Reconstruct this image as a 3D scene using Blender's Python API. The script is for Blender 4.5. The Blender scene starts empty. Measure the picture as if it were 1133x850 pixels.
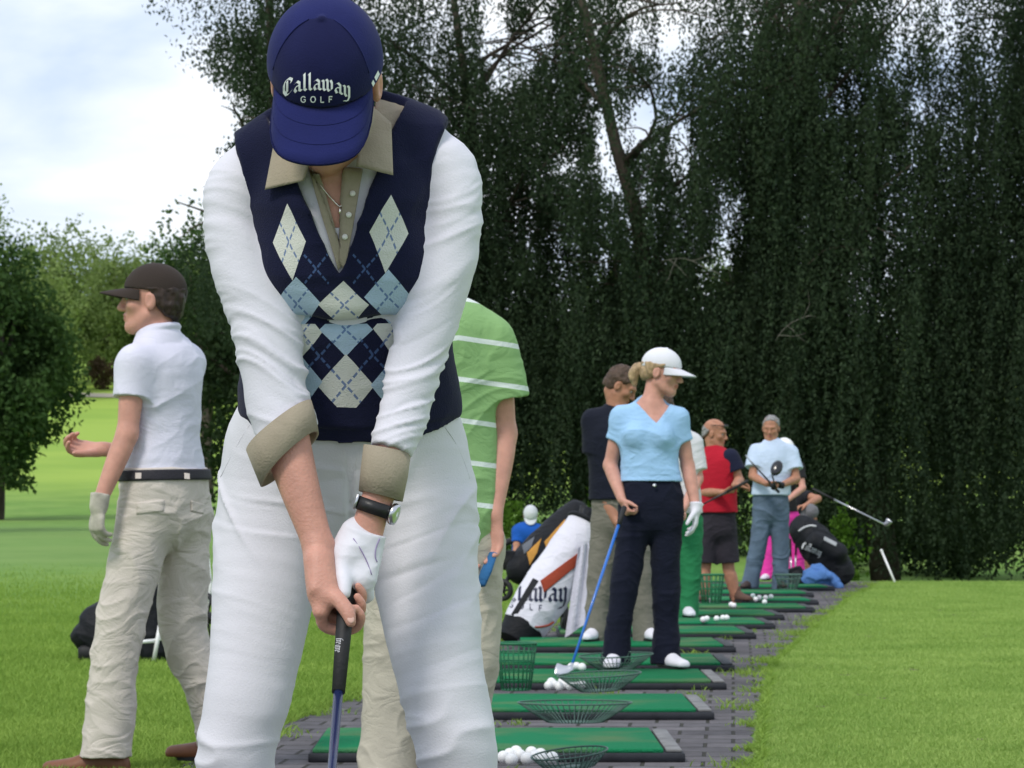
import bpy, math, random
import numpy as np
from mathutils import Vector
from mathutils.bvhtree import BVHTree

# ------------------------------------------------------------------ camera, sky, sun, exposure
FPX, HZ, CX, CAMH = 3500.0, 551.0, 566.5, 0.93     # focal length and horizon in photo pixels, eye height in metres
SC = bpy.context.scene
COL = SC.collection
cam_d = bpy.data.cameras.new('camera'); cam = bpy.data.objects.new('camera', cam_d); COL.objects.link(cam)
cam.location = (0, 0, CAMH); cam.rotation_euler = (math.radians(90), 0, 0)
cam_d.sensor_width = 36; cam_d.lens = 36 * FPX / 1133; cam_d.shift_y = (HZ - 425) / 1133
cam_d.clip_start = 0.1; cam_d.clip_end = 3000
cam_d.dof.use_dof = True; cam_d.dof.focus_distance = 4.95; cam_d.dof.aperture_fstop = 28
SC.camera = cam
SUN_EL, SUN_AZ = math.radians(50), math.radians(212)      # hazy sun, high behind the camera's left shoulder
world = bpy.data.worlds.new('World'); SC.world = world; world.use_nodes = True
nt = world.node_tree; nt.nodes.clear()
def N(t, kind, **kw):
    n = t.nodes.new(kind)
    for k, v in kw.items(): setattr(n, k, v)
    return n
wo = N(nt, 'ShaderNodeOutputWorld'); mixs = N(nt, 'ShaderNodeMixShader')
sky = N(nt, 'ShaderNodeTexSky', sky_type='NISHITA', sun_disc=False, sun_elevation=SUN_EL, sun_rotation=SUN_AZ)
bg1 = N(nt, 'ShaderNodeBackground'); bg1.inputs[1].default_value = 0.11
bg2 = N(nt, 'ShaderNodeBackground'); bg2.inputs[1].default_value = 1.0
nt.links.new(sky.outputs[0], bg1.inputs[0])
tc = N(nt, 'ShaderNodeTexCoord'); mp = N(nt, 'ShaderNodeMapping'); mp.inputs['Scale'].default_value = (7, 7, 22)
mp.inputs['Location'].default_value = (2.0, 0.3, 0.72)
nt.links.new(tc.outputs['Generated'], mp.inputs[0])
no = N(nt, 'ShaderNodeTexNoise'); no.inputs['Scale'].default_value = 1.0; no.inputs['Detail'].default_value = 6; no.inputs['Roughness'].default_value = 0.5
no.inputs['Distortion'].default_value = 0.3
nt.links.new(mp.outputs[0], no.inputs[0])
cr = N(nt, 'ShaderNodeValToRGB'); e = cr.color_ramp.elements
e[0].position = 0.38; e[0].color = (0.46, 0.56, 0.74, 1); e[1].position = 0.66; e[1].color = (0.93, 0.94, 0.96, 1)
e2 = cr.color_ramp.elements.new(0.50); e2.color = (0.64, 0.71, 0.83, 1)
nt.links.new(no.outputs[0], cr.inputs[0]); nt.links.new(cr.outputs[0], bg2.inputs[0])
mixs.inputs[0].default_value = 0.9
nt.links.new(bg1.outputs[0], mixs.inputs[1]); nt.links.new(bg2.outputs[0], mixs.inputs[2]); nt.links.new(mixs.outputs[0], wo.inputs[0])
sun_d = bpy.data.lights.new('sun', 'SUN'); sun = bpy.data.objects.new('sun', sun_d); COL.objects.link(sun)
sun_d.energy = 1.6; sun_d.angle = math.radians(14); sun_d.color = (1.0, 0.95, 0.86)
sun.rotation_euler = (math.radians(90) - SUN_EL, 0, math.pi - SUN_AZ)
SC.view_settings.view_transform = 'Standard'; SC.view_settings.look = 'None'
SC.view_settings.exposure = 0.45; SC.view_settings.gamma = 1; SC.view_settings.use_curve_mapping = False
SC.cycles.use_denoising = True; SC.cycles.max_bounces = 6; SC.cycles.diffuse_bounces = 3; SC.cycles.glossy_bounces = 2
SC.cycles.transmission_bounces = 3; SC.cycles.transparent_max_bounces = 4; SC.cycles.caustics_reflective = False; SC.cycles.caustics_refractive = False

# ------------------------------------------------------------------ small helpers
def W(px, py, Y):
    """world point at depth Y seen at photo pixel (px, py)"""
    return np.array([(px - CX) / FPX * Y, Y, CAMH + (HZ - py) / FPX * Y])
def v3(*a): return np.array(a, float)
def nrm(v):
    v = np.asarray(v, float); return v / (np.linalg.norm(v) + 1e-12)
def lerp(a, b, t): return np.asarray(a) * (1 - t) + np.asarray(b) * t

def tag(o, label=None, cat=None, group=None, kind=None):
    if label: o['label'] = label
    if cat: o['category'] = cat
    if group: o['group'] = group
    if kind: o['kind'] = kind
    return o
def empty(name, loc, label=None, cat=None, group=None, rz=0):
    o = bpy.data.objects.new(name, None); COL.objects.link(o); o.location = loc; o.rotation_euler = (0, 0, rz)
    o.empty_display_size = 0.1
    return tag(o, label, cat, group)
def mk(name, V, F, mats, parent=None, smooth=True, midx=None, base=None):
    """one mesh object; V is in world space, made local to the parent's location (parents are unrotated when base is None)"""
    V = np.asarray(V, np.float32)
    if base is None: base = np.array(parent_loc(parent))
    V = V - np.asarray(base, np.float32)
    me = bpy.data.meshes.new(name)
    if isinstance(F, np.ndarray):
        k = F.shape[1]; nf = len(F)
        me.vertices.add(len(V)); me.vertices.foreach_set('co', V.ravel())
        me.loops.add(nf * k); me.loops.foreach_set('vertex_index', F.astype(np.int32).ravel())
        me.polygons.add(nf); me.polygons.foreach_set('loop_start', np.arange(0, nf * k, k, dtype=np.int32))
        me.update(calc_edges=True)
    else:
        me.from_pydata(V.tolist(), [], [list(map(int, f)) for f in F]); me.update()
    if not isinstance(mats, (list, tuple)): mats = [mats]
    for m in mats: me.materials.append(m)
    n = len(me.polygons)
    me.polygons.foreach_set('use_smooth', np.full(n, bool(smooth)))
    if midx is not None: me.polygons.foreach_set('material_index', np.asarray(midx, np.int32))
    me.validate(); me.update()
    o = bpy.data.objects.new(name, me); COL.objects.link(o)
    if parent is not None: o.parent = parent
    return o
def parent_loc(p):
    L = np.zeros(3)
    while p is not None:
        L += np.array(p.location); p = p.parent
    return L
class MB:
    """collects simple shapes into one mesh"""
    def __init__(s): s.V = []; s.F = []; s.n = 0
    def add(s, V, F):
        V = np.asarray(V, float); s.V.append(V); s.F += [[i + s.n for i in f] for f in F]; s.n += len(V); return s
    def box(s, c, size, R=None, bev=0.0):
        c = np.asarray(c, float); hx, hy, hz = np.asarray(size, float) / 2
        if bev <= 0:
            V = np.array([[x, y, z] for x in (-hx, hx) for y in (-hy, hy) for z in (-hz, hz)])
            F = [[0, 1, 3, 2], [4, 6, 7, 5], [0, 4, 5, 1], [2, 3, 7, 6], [0, 2, 6, 4], [1, 5, 7, 3]]
        else:
            prof = []
            for sx, sy in ((1, 1), (-1, 1), (-1, -1), (1, -1)):
                a0 = {(1, 1): 0, (-1, 1): 90, (-1, -1): 180, (1, -1): 270}[(sx, sy)]
                for q in (0, 30, 60, 90):
                    a = math.radians(a0 + q); prof.append((sx * (hx - bev) + bev * math.cos(a), sy * (hy - bev) + bev * math.sin(a)))
            n = len(prof); V = []; F = []
            rings = [(-hz, bev * .6), (-hz + bev * .6, 0), (hz - bev * .6, 0), (hz, bev * .6)]
            for z, ins in rings:
                for x, y in prof:
                    V.append((x - math.copysign(min(ins, abs(x)), x), y - math.copysign(min(ins, abs(y)), y), z))
            V = np.array(V)
            for r in range(3):
                for i in range(n): j = (i + 1) % n; F.append([r * n + i, r * n + j, (r + 1) * n + j, (r + 1) * n + i])
            F.append(list(range(n - 1, -1, -1))); F.append([3 * n + i for i in range(n)])
        if R is not None: V = V @ np.asarray(R).T
        return s.add(V + c, F)
    def tube(s, pts, rad, n=10, caps=True, closed=False, flat=None):
        pts = np.asarray(pts, float); m = len(pts); rad = np.broadcast_to(np.asarray(rad, float), (m,))
        T = np.gradient(pts, axis=0) if not closed else np.roll(pts, -1, 0) - np.roll(pts, 1, 0)
        T = T / (np.linalg.norm(T, axis=1, keepdims=True) + 1e-12)
        u = np.cross(T[0], [0, 0, 1]);
        if np.linalg.norm(u) < .1: u = np.cross(T[0], [1, 0, 0])
        u = nrm(u); V = []
        for i in range(m):
            u = nrm(u - T[i] * np.dot(u, T[i])); w = np.cross(T[i], u)
            for k in range(n):
                a = 2 * math.pi * k / n
                V.append(pts[i] + rad[i] * (u * math.cos(a) + w * math.sin(a) * (flat or 1)))
        F = []
        R = m if closed else m - 1
        for i in range(R):
            j = (i + 1) % m
            for k in range(n): l = (k + 1) % n; F.append([i * n + k, i * n + l, j * n + l, j * n + k])
        if caps and not closed: F.append(list(range(n - 1, -1, -1))); F.append([(m - 1) * n + k for k in range(n)])
        return s.add(V, F)
    def ring(s, c, R1, r, axis=(0, 0, 1), n=24, m=6, R2=None):
        axis = nrm(axis); u = nrm(np.cross(axis, [0.31, .77, .13])) if abs(axis[2]) < .9 else nrm(np.cross(axis, [0, 1, 0])); w = np.cross(axis, u)
        pts = [np.asarray(c) + R1 * u * math.cos(a) + (R2 or R1) * w * math.sin(a) for a in np.linspace(0, 2 * math.pi, n, endpoint=False)]
        return s.tube(pts, r, m, closed=True)
    def lathe(s, prof, c=(0, 0, 0), axis=(0, 0, 1), n=24):
        axis = nrm(axis); u = nrm(np.cross(axis, [0.31, .77, .13])) if abs(axis[2]) < .99 else v3(1, 0, 0); w = np.cross(axis, u)
        V = []; m = len(prof)
        for r, z in prof:
            for k in range(n):
                a = 2 * math.pi * k / n; V.append(np.asarray(c) + axis * z + r * (u * math.cos(a) + w * math.sin(a)))
        F = []
        for i in range(m - 1):
            for k in range(n): l = (k + 1) % n; F.append([i * n + k, i * n + l, (i + 1) * n + l, (i + 1) * n + k])
        F.append(list(range(n - 1, -1, -1))); F.append([(m - 1) * n + k for k in range(n)])
        return s.add(V, F)
    def ball(s, c, r, n=12, R=None):
        r = np.broadcast_to(np.asarray(r, float), (3,)); prof = []
        V = []; F = []
        for i in range(1, n):
            t = math.pi * i / n
            for k in range(2 * n):
                a = math.pi * k / n; V.append([math.sin(t) * math.cos(a), math.sin(t) * math.sin(a), math.cos(t)])
        m = 2 * n
        for i in range(n - 2):
            for k in range(m): l = (k + 1) % m; F.append([i * m + k, (i + 1) * m + k, (i + 1) * m + l, i * m + l])
        V.append([0, 0, 1]); V.append([0, 0, -1]); a = len(V) - 2
        for k in range(m): l = (k + 1) % m; F.append([a, k, l]); F.append([a + 1, (n - 2) * m + l, (n - 2) * m + k])
        V = np.array(V) * r
        if R is not None: V = V @ np.asarray(R).T
        return s.add(V + np.asarray(c), F)
    def build(s, name, m, parent=None, smooth=True, base=None):
        return mk(name, np.vstack(s.V), s.F, m, parent, smooth, base=base)
def copy_tree(o, parent=None):
    c = o.copy(); COL.objects.link(c); c.parent = parent
    for ch in [x for x in bpy.data.objects if x.parent == o]: copy_tree(ch, c)
    return c

# value noise in numpy
def _hash(ix, iy, iz):
    n = (ix.astype(np.int64) * 374761393 + iy.astype(np.int64) * 668265263 + iz.astype(np.int64) * 2147483647) & 0xffffffff
    n = ((n ^ (n >> 13)) * 1274126177) & 0xffffffff
    return ((n ^ (n >> 16)) & 0xffff) / 65535.0
def vnoise(P):
    P = np.asarray(P, float); i = np.floor(P).astype(np.int64); f = P - i; f = f * f * (3 - 2 * f); r = 0
    for dx in (0, 1):
        for dy in (0, 1):
            for dz in (0, 1):
                w = (f[:, 0] if dx else 1 - f[:, 0]) * (f[:, 1] if dy else 1 - f[:, 1]) * (f[:, 2] if dz else 1 - f[:, 2])
                r = r + w * _hash(i[:, 0] + dx, i[:, 1] + dy, i[:, 2] + dz)
    return r
def ridge(P): return 1 - np.abs(2 * vnoise(P) - 1)
def sstep(a, b, x):
    t = np.clip((np.asarray(x, float) - a) / (b - a), 0, 1); return t * t * (3 - 2 * t)

# ------------------------------------------------------------------ signed distance modelling (one continuous skin per body or garment)
def crom(P, sub):
    P = np.asarray(P, float); n = len(P)
    if n < 3 or sub <= 1: 
        t = np.linspace(0, n - 1, (n - 1) * max(1, sub if n > 2 else 1) + 1); i = np.minimum(t.astype(int), n - 2); f = (t - i)[:, None]
        return P[i] * (1 - f) + P[i + 1] * f
    E = np.vstack([2 * P[0] - P[1], P, 2 * P[-1] - P[-2]]); out = []
    for i in range(n - 1):
        p0, p1, p2, p3 = E[i:i + 4]
        for k in range(sub):
            t = k / sub
            out.append(.5 * (2 * p1 + (p2 - p0) * t + (2 * p0 - 5 * p1 + 4 * p2 - p3) * t * t + (3 * p1 - p0 - 3 * p2 + p3) * t ** 3))
    out.append(P[-1]); return np.array(out)
class SDF:
    def __init__(s): s.ops = []; s.lo = np.full(3, 1e9); s.hi = np.full(3, -1e9)
    def _ext(s, lo, hi, op):
        if op == 'add': s.lo = np.minimum(s.lo, lo); s.hi = np.maximum(s.hi, hi)
    def tube(s, pts, rad, k=.02, side=None, sub=4, cuts=(), op='add'):
        pts = np.asarray(pts, float); rad = np.asarray(rad, float)
        if rad.ndim == 0: rad = np.full(len(pts), float(rad))
        if rad.ndim == 1: rad = np.stack([rad, rad], 1)
        A = crom(np.hstack([pts, rad]), sub)
        P, R = A[:, :3], np.maximum(A[:, 3:5], .001); m = R.max()
        lo = (P - R.max(1)[:, None]).min(0); hi = (P + R.max(1)[:, None]).max(0); s._ext(lo, hi, op)
        s.ops.append(('tube', P, R, k, None if side is None else nrm(side), cuts, op, lo, hi)); return s
    def ell(s, c, r, k=.02, R=None, op='add', cuts=()):
        c = np.asarray(c, float); r = np.broadcast_to(np.asarray(r, float), (3,)); R = np.eye(3) if R is None else np.asarray(R)
        m = (np.abs(R) * r[None, :]).sum(1); lo, hi = c - m, c + m; s._ext(lo, hi, op)
        s.ops.append(('ell', c, r, k, R, cuts, op, lo, hi)); return s
    def cut(s, planes, lo=None, hi=None):
        """remove the region on the positive side of all the given planes (an intersection of half spaces)"""
        s.ops.append(('cut', planes, lo, hi)); return s
    def build(s, h, smooth=1, only=None):
        pad = 4 * h; lo0 = s.lo - pad; n = np.ceil((s.hi + pad - lo0) / h).astype(int) + 1
        F = np.full(n, .08, np.float32)
        ax = [lo0[i] + h * np.arange(n[i]) for i in range(3)]
        def blk(lo, hi):
            i0 = np.clip(np.floor((lo - lo0) / h).astype(int), 0, n - 1); i1 = np.clip(np.ceil((hi - lo0) / h).astype(int) + 1, 1, n)
            return tuple(slice(a, b) for a, b in zip(i0, i1))
        def axes(sl): return (ax[0][sl[0]].astype(np.float32)[:, None, None], ax[1][sl[1]].astype(np.float32)[None, :, None], ax[2][sl[2]].astype(np.float32)[None, None, :])
        def planes(D, cuts, sl):
            X, Y, Z = axes(sl)
            for p, q in cuts:
                q = nrm(q); D = np.maximum(D, (X - p[0]) * q[0] + (Y - p[1]) * q[1] + (Z - p[2]) * q[2])
            return D
        for o in s.ops:
            if o[0] == 'cut':
                sl = blk(o[2] if o[2] is not None else lo0, o[3] if o[3] is not None else s.hi + pad)
                X, Y, Z = axes(sl); D = np.float32(1e3)
                for p, q in o[1]:
                    q = nrm(q); D = np.minimum(D, (X - p[0]) * q[0] + (Y - p[1]) * q[1] + (Z - p[2]) * q[2])
                F[sl] = np.maximum(F[sl], D); continue
            kind, A, B, k, C, cuts, op, lo, hi = o; g = k + 3 * h
            sl = blk(lo - g, hi + g); shp = tuple(x.stop - x.start for x in sl)
            if min(shp) <= 0: continue
            if kind == 'ell':
                X, Y, Z = axes(sl); q = [(X - A[0]) * C[0, i] + (Y - A[1]) * C[1, i] + (Z - A[2]) * C[2, i] for i in range(3)]
                k0 = np.sqrt(sum((q[i] / B[i]) ** 2 for i in range(3))); k1 = np.sqrt(sum((q[i] / B[i] ** 2) ** 2 for i in range(3))) + 1e-9
                D = k0 * (k0 - 1) / k1
            else:
                D = np.full(shp, .08, np.float32); o0 = [x.start for x in sl]
                for i in range(len(A) - 1):
                    a, b = A[i], A[i + 1]; ra, rb = B[i], B[i + 1]; m = max(ra.max(), rb.max()) + g
                    s2 = blk(np.minimum(a, b) - m, np.maximum(a, b) + m)
                    s2 = tuple(slice(max(u.start, w.start), min(u.stop, w.stop)) for u, w in zip(s2, sl))
                    if any(u.stop <= u.start for u in s2): continue
                    X, Y, Z = axes(s2); x, y, z = X - a[0], Y - a[1], Z - a[2]; d = b - a; L2 = float(d @ d) + 1e-12
                    t = np.clip((x * d[0] + y * d[1] + z * d[2]) / L2, 0, 1)
                    x, y, z = x - t * d[0], y - t * d[1], z - t * d[2]
                    if C is None:
                        r = ra[0] + (rb[0] - ra[0]) * t; dd = np.sqrt(x * x + y * y + z * z) - r
                    else:
                        w = d / math.sqrt(L2); sv = nrm(C - w * (C @ w)); nv = np.cross(w, sv)
                        r1 = ra[0] + (rb[0] - ra[0]) * t; r2 = ra[1] + (rb[1] - ra[1]) * t; r3 = np.minimum(r1, r2)
                        u_ = x * sv[0] + y * sv[1] + z * sv[2]; v_ = x * nv[0] + y * nv[1] + z * nv[2]; w_ = x * w[0] + y * w[1] + z * w[2]
                        k0 = np.sqrt((u_ / r1) ** 2 + (v_ / r2) ** 2 + (w_ / r3) ** 2); k1 = np.sqrt((u_ / r1 ** 2) ** 2 + (v_ / r2 ** 2) ** 2 + (w_ / r3 ** 2) ** 2) + 1e-9
                        dd = k0 * (k0 - 1) / k1
                    loc = tuple(slice(u.start - q, u.stop - q) for u, q in zip(s2, o0))
                    D[loc] = np.minimum(D[loc], dd)
            D = planes(D, cuts, sl); f = F[sl]
            if op == 'add':
                hh = np.maximum(k - np.abs(f - D), 0) / max(k, 1e-6); F[sl] = np.minimum(f, D) - hh * hh * k * .25
            else:
                D = -D; hh = np.maximum(k - np.abs(f - D), 0) / max(k, 1e-6); F[sl] = np.maximum(f, D) + hh * hh * k * .25
        V, Q = surface_nets(F, lo0, h)
        for _ in range(smooth): V = lap(V, Q, .5)
        return V, Q
def surface_nets(F, lo, h):
    S = F < 0; n = np.array(F.shape)
    c = S[:-1, :-1, :-1].astype(np.uint8)
    for dx, dy, dz in ((0, 0, 1), (0, 1, 0), (0, 1, 1), (1, 0, 0), (1, 0, 1), (1, 1, 0), (1, 1, 1)):
        c = c + S[dx:n[0] - 1 + dx, dy:n[1] - 1 + dy, dz:n[2] - 1 + dz]
    act = np.argwhere((c > 0) & (c < 8)); I = np.full(n - 1, -1, np.int32); I[act[:, 0], act[:, 1], act[:, 2]] = np.arange(len(act))
    cor = np.array([[a, b, d] for a in (0, 1) for b in (0, 1) for d in (0, 1)])
    val = np.stack([F[act[:, 0] + q[0], act[:, 1] + q[1], act[:, 2] + q[2]] for q in cor], 1).astype(float)
    acc = np.zeros((len(act), 3)); cnt = np.zeros(len(act))
    for i in range(8):
        for j in range(i + 1, 8):
            if np.abs(cor[i] - cor[j]).sum() != 1: continue
            a, b = val[:, i], val[:, j]; m = (a < 0) != (b < 0); t = np.where(m, a / np.where(m, a - b, 1), 0)
            acc += m[:, None] * (cor[i] + t[:, None] * (cor[j] - cor[i])); cnt += m
    V = lo + h * (act + acc / cnt[:, None]); Q = []
    for axis in range(3):
        s0 = [slice(None)] * 3; s1 = [slice(None)] * 3; s0[axis] = slice(0, -1); s1[axis] = slice(1, None)
        A, B = S[tuple(s0)], S[tuple(s1)]; d = np.argwhere(A != B)
        o = [x for x in range(3) if x != axis]; d = d[(d[:, o[0]] > 0) & (d[:, o[1]] > 0)]
        fl = A[d[:, 0], d[:, 1], d[:, 2]]
        def cell(p, q): e = d.copy(); e[:, o[0]] -= p; e[:, o[1]] -= q; e = np.minimum(e, n - 2); return I[e[:, 0], e[:, 1], e[:, 2]]
        q4 = np.stack([cell(1, 1), cell(0, 1), cell(0, 0), cell(1, 0)], 1)
        flip = fl if axis != 1 else ~fl
        q4[~flip] = q4[~flip][:, ::-1]; Q.append(q4[(q4 >= 0).all(1)])
    return V, np.vstack(Q)
def lap(V, Q, a):
    m = len(V); acc = np.zeros((m, 3)); cnt = np.zeros(m)
    for i in range(4):
        x, y = Q[:, i], Q[:, (i + 1) % 4]
        for c in range(3): acc[:, c] += np.bincount(x, V[y, c], m) + np.bincount(y, V[x, c], m)
        cnt += np.bincount(x, minlength=m) + np.bincount(y, minlength=m)
    return V * (1 - a) + a * acc / np.maximum(cnt, 1)[:, None]
def vnormals(V, Q):
    fn = np.cross(V[Q[:, 2]] - V[Q[:, 0]], V[Q[:, 3]] - V[Q[:, 1]]); m = len(V); a = np.zeros((m, 3))
    for i in range(4):
        for c in range(3): a[:, c] += np.bincount(Q[:, i], fn[:, c], m)
    return a / (np.linalg.norm(a, axis=1, keepdims=True) + 1e-12)
def displace(V, Q, d): return V + vnormals(V, Q) * np.asarray(d)[:, None]
def bvh(V, Q): return BVHTree.FromPolygons(np.asarray(V).tolist(), [list(map(int, q)) for q in Q])
CAMV = Vector((0, 0, CAMH))
def hit(tree, px, py, lift=.002):
    d = Vector(W(px, py, 1.0) - np.array(CAMV)).normalized(); p, n, i, t = tree.ray_cast(CAMV, d)
    if p is None: return None
    if n.dot(d) > 0: n = -n
    return np.array(p + n * lift)

# ------------------------------------------------------------------ materials
def mat(name, col, rough=.75, bump=None, var=None, metal=0.0, spec=.35, sheen=0.0, sss=0.0, coat=0.0):
    m = bpy.data.materials.new(name); m.use_nodes = True; t = m.node_tree; b = t.nodes['Principled BSDF']
    b.inputs['Base Color'].default_value = (*col, 1); b.inputs['Roughness'].default_value = rough; b.inputs['Metallic'].default_value = metal
    b.inputs['Specular IOR Level'].default_value = spec; b.inputs['Sheen Weight'].default_value = sheen; b.inputs['Coat Weight'].default_value = coat
    if sss: b.inputs['Subsurface Weight'].default_value = sss; b.inputs['Subsurface Radius'].default_value = (.012, .005, .003); b.inputs['Subsurface Scale'].default_value = 1
    tcn = N(t, 'ShaderNodeTexCoord')
    if var:
        sc, amt = var; n = N(t, 'ShaderNodeTexNoise'); n.inputs['Scale'].default_value = sc; n.inputs['Detail'].default_value = 5
        t.links.new(tcn.outputs['Object'], n.inputs[0]); r = N(t, 'ShaderNodeMapRange'); r.inputs[1].default_value = .3; r.inputs[2].default_value = .7
        r.inputs[3].default_value = 1 - amt; r.inputs[4].default_value = 1 + amt; t.links.new(n.outputs[0], r.inputs[0])
        mx = N(t, 'ShaderNodeVectorMath', operation='SCALE'); mx.inputs[0].default_value = col; t.links.new(r.outputs[0], mx.inputs['Scale'])
        t.links.new(mx.outputs[0], b.inputs['Base Color'])
    if bump:
        sc, dist = bump[:2]; stretch = bump[2] if len(bump) > 2 else (1, 1, 1)
        mpn = N(t, 'ShaderNodeMapping'); mpn.inputs['Scale'].default_value = stretch; t.links.new(tcn.outputs['Object'], mpn.inputs[0])
        n = N(t, 'ShaderNodeTexNoise'); n.inputs['Scale'].default_value = sc; n.inputs['Detail'].default_value = 4; t.links.new(mpn.outputs[0], n.inputs[0])
        bp = N(t, 'ShaderNodeBump'); bp.inputs['Distance'].default_value = dist; bp.inputs['Strength'].default_value = 1; t.links.new(n.outputs[0], bp.inputs['Height'])
        t.links.new(bp.outputs[0], b.inputs['Normal'])
    return m
def math_n(t, op, a, b=None, c=None):
    n = N(t, 'ShaderNodeMath', operation=op)
    for i, x in enumerate((a, b, c)):
        if x is None: continue
        if isinstance(x, (int, float)): n.inputs[i].default_value = x
        else: t.links.new(x, n.inputs[i])
    return n.outputs[0]
def mixc(t, fac, a, b):
    n = N(t, 'ShaderNodeMix', data_type='RGBA')
    for sock, x in ((n.inputs[0], fac), (n.inputs[6], a), (n.inputs[7], b)):
        if isinstance(x, (tuple, list)): sock.default_value = (*x, 1) if len(x) == 3 else x
        elif isinstance(x, (int, float)): sock.default_value = x
        else: t.links.new(x, sock)
    return n.outputs[2]
def leaf_mat(name, dark, light, trans=.35, clump=.5, vert=1.0):
    m = bpy.data.materials.new(name); m.use_nodes = True; t = m.node_tree; t.nodes.clear()
    out = N(t, 'ShaderNodeOutputMaterial'); d = N(t, 'ShaderNodeBsdfDiffuse'); tr = N(t, 'ShaderNodeBsdfTranslucent'); mx = N(t, 'ShaderNodeMixShader'); mx.inputs[0].default_value = trans
    g = N(t, 'ShaderNodeNewGeometry'); tcn = N(t, 'ShaderNodeTexCoord'); n = N(t, 'ShaderNodeTexNoise'); n.inputs['Scale'].default_value = clump; n.inputs['Detail'].default_value = 3
    mpn = N(t, 'ShaderNodeMapping'); mpn.inputs['Scale'].default_value = (1, 1, vert); t.links.new(tcn.outputs['Object'], mpn.inputs[0]); t.links.new(mpn.outputs[0], n.inputs[0])
    f = math_n(t, 'ADD', math_n(t, 'MULTIPLY', g.outputs['Random Per Island'], .55), math_n(t, 'MULTIPLY', math_n(t, 'SUBTRACT', n.outputs[0], .3), 1.1))
    f = math_n(t, 'MINIMUM', math_n(t, 'MAXIMUM', f, 0.0), 1.0)
    c = mixc(t, f, dark, light); t.links.new(c, d.inputs[0])
    c2 = mixc(t, .5, c, (light[0] * 1.4, light[1] * 1.5, light[2] * .7)); t.links.new(c2, tr.inputs[0])
    t.links.new(d.outputs[0], mx.inputs[1]); t.links.new(tr.outputs[0], mx.inputs[2]); t.links.new(mx.outputs[0], out.inputs[0])
    return m
# ------------------------------------------------------------------ the ground
RNG = np.random.default_rng(7)
def ground_z(x, y):
    x = np.asarray(x, float); y = np.asarray(y, float)
    u = np.maximum(y - 35, 0); rise = .00022 * u * u + .005 * u
    rise = rise * (1 - sstep(240, 500, y)) + 9.5 * sstep(240, 500, y)
    rise += .25 * (vnoise(np.stack([x * .05, y * .04, x * 0], -1).reshape(-1, 3)).reshape(x.shape) - .5) * sstep(38, 60, y)
    dip = -.55 * sstep(35.2, 36.8, y) * (1 - sstep(50, 75, y)) * sstep(3.7, 4.3, x)
    return rise + dip
def ground_mat():
    m = bpy.data.materials.new('lawn grass'); m.use_nodes = True; t = m.node_tree; b = t.nodes['Principled BSDF']
    b.inputs['Roughness'].default_value = .9; b.inputs['Specular IOR Level'].default_value = .1
    tcn = N(t, 'ShaderNodeTexCoord'); P = tcn.outputs['Object']
    def noise(sc, det=4, stretch=(1, 1, 1)):
        mpn = N(t, 'ShaderNodeMapping'); mpn.inputs['Scale'].default_value = stretch; t.links.new(P, mpn.inputs[0])
        n = N(t, 'ShaderNodeTexNoise'); n.inputs['Scale'].default_value = sc; n.inputs['Detail'].default_value = det; t.links.new(mpn.outputs[0], n.inputs[0]); return n.outputs[0]
    sx = N(t, 'ShaderNodeSeparateXYZ'); t.links.new(P, sx.inputs[0]); y = sx.outputs[1]; x = sx.outputs[0]
    def mr(v, a, c, lo=0., hi=1.):
        n = N(t, 'ShaderNodeMapRange', interpolation_type='SMOOTHSTEP'); t.links.new(v, n.inputs[0])
        for i, q in enumerate((a, c, lo, hi)): n.inputs[i + 1].default_value = q
        return n.outputs[0]
    big, mid, fine = noise(.35), noise(2.2), noise(38, 6)
    c = mixc(t, mr(mid, .3, .7), LAWN_A, LAWN_B)
    c = mixc(t, math_n(t, 'MULTIPLY', mr(big, .40, .64), .75), c, LAWN_C)
    c = mixc(t, math_n(t, 'MULTIPLY', mr(fine, .55, .75), .5), c, LAWN_D)
    c = mixc(t, math_n(t, 'MULTIPLY', mr(fine, .45, .25), .45), c, (.035, .085, .014))
    # the tee to the right of the paving is a paler, finer turf; the old putting green on the left is bluish; the far fairway is yellower mown grass, with its sunlit brightness put into the colour
    tee = math_n(t, 'MULTIPLY', mr(math_n(t, 'SUBTRACT', x, math_n(t, 'MULTIPLY', y, .09)), -.25, .1), mr(y, 40, 37))
    c = mixc(t, math_n(t, 'MULTIPLY', tee, .75), c, mixc(t, mr(mid, .3, .7), TEE_A, TEE_B))
    dxn = math_n(t, 'DIVIDE', math_n(t, 'ADD', x, 9.0), 8.0); dyn = math_n(t, 'DIVIDE', math_n(t, 'SUBTRACT', y, 54), 15.0)
    rr = math_n(t, 'ADD', math_n(t, 'MULTIPLY', dxn, dxn), math_n(t, 'MULTIPLY', dyn, dyn))
    c = mixc(t, math_n(t, 'MULTIPLY', mr(rr, 1.6, .3), .55), c, GREEN_P)
    c = mixc(t, mr(math_n(t, 'ADD', y, math_n(t, 'MULTIPLY', big, 20)), 88, 120), c, mixc(t, mr(noise(.06), .4, .6), FAIR_SUNLIT_A, FAIR_SUNLIT_B))
    t.links.new(c, b.inputs['Base Color'])
    bp = N(t, 'ShaderNodeBump'); bp.inputs['Distance'].default_value = .02; bp.inputs['Strength'].default_value = .8
    t.links.new(fine, bp.inputs['Height']); t.links.new(bp.outputs[0], b.inputs['Normal'])
    return m
LAWN_A, LAWN_B, LAWN_C, LAWN_D = (.12, .235, .045), (.165, .295, .06), (.21, .32, .08), (.24, .34, .10)
TEE_A, TEE_B, GREEN_P, FAIR_SUNLIT_A, FAIR_SUNLIT_B = (.205, .335, .088), (.28, .415, .125), (.19, .31, .10), (.22, .345, .055), (.285, .405, .07)
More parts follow.
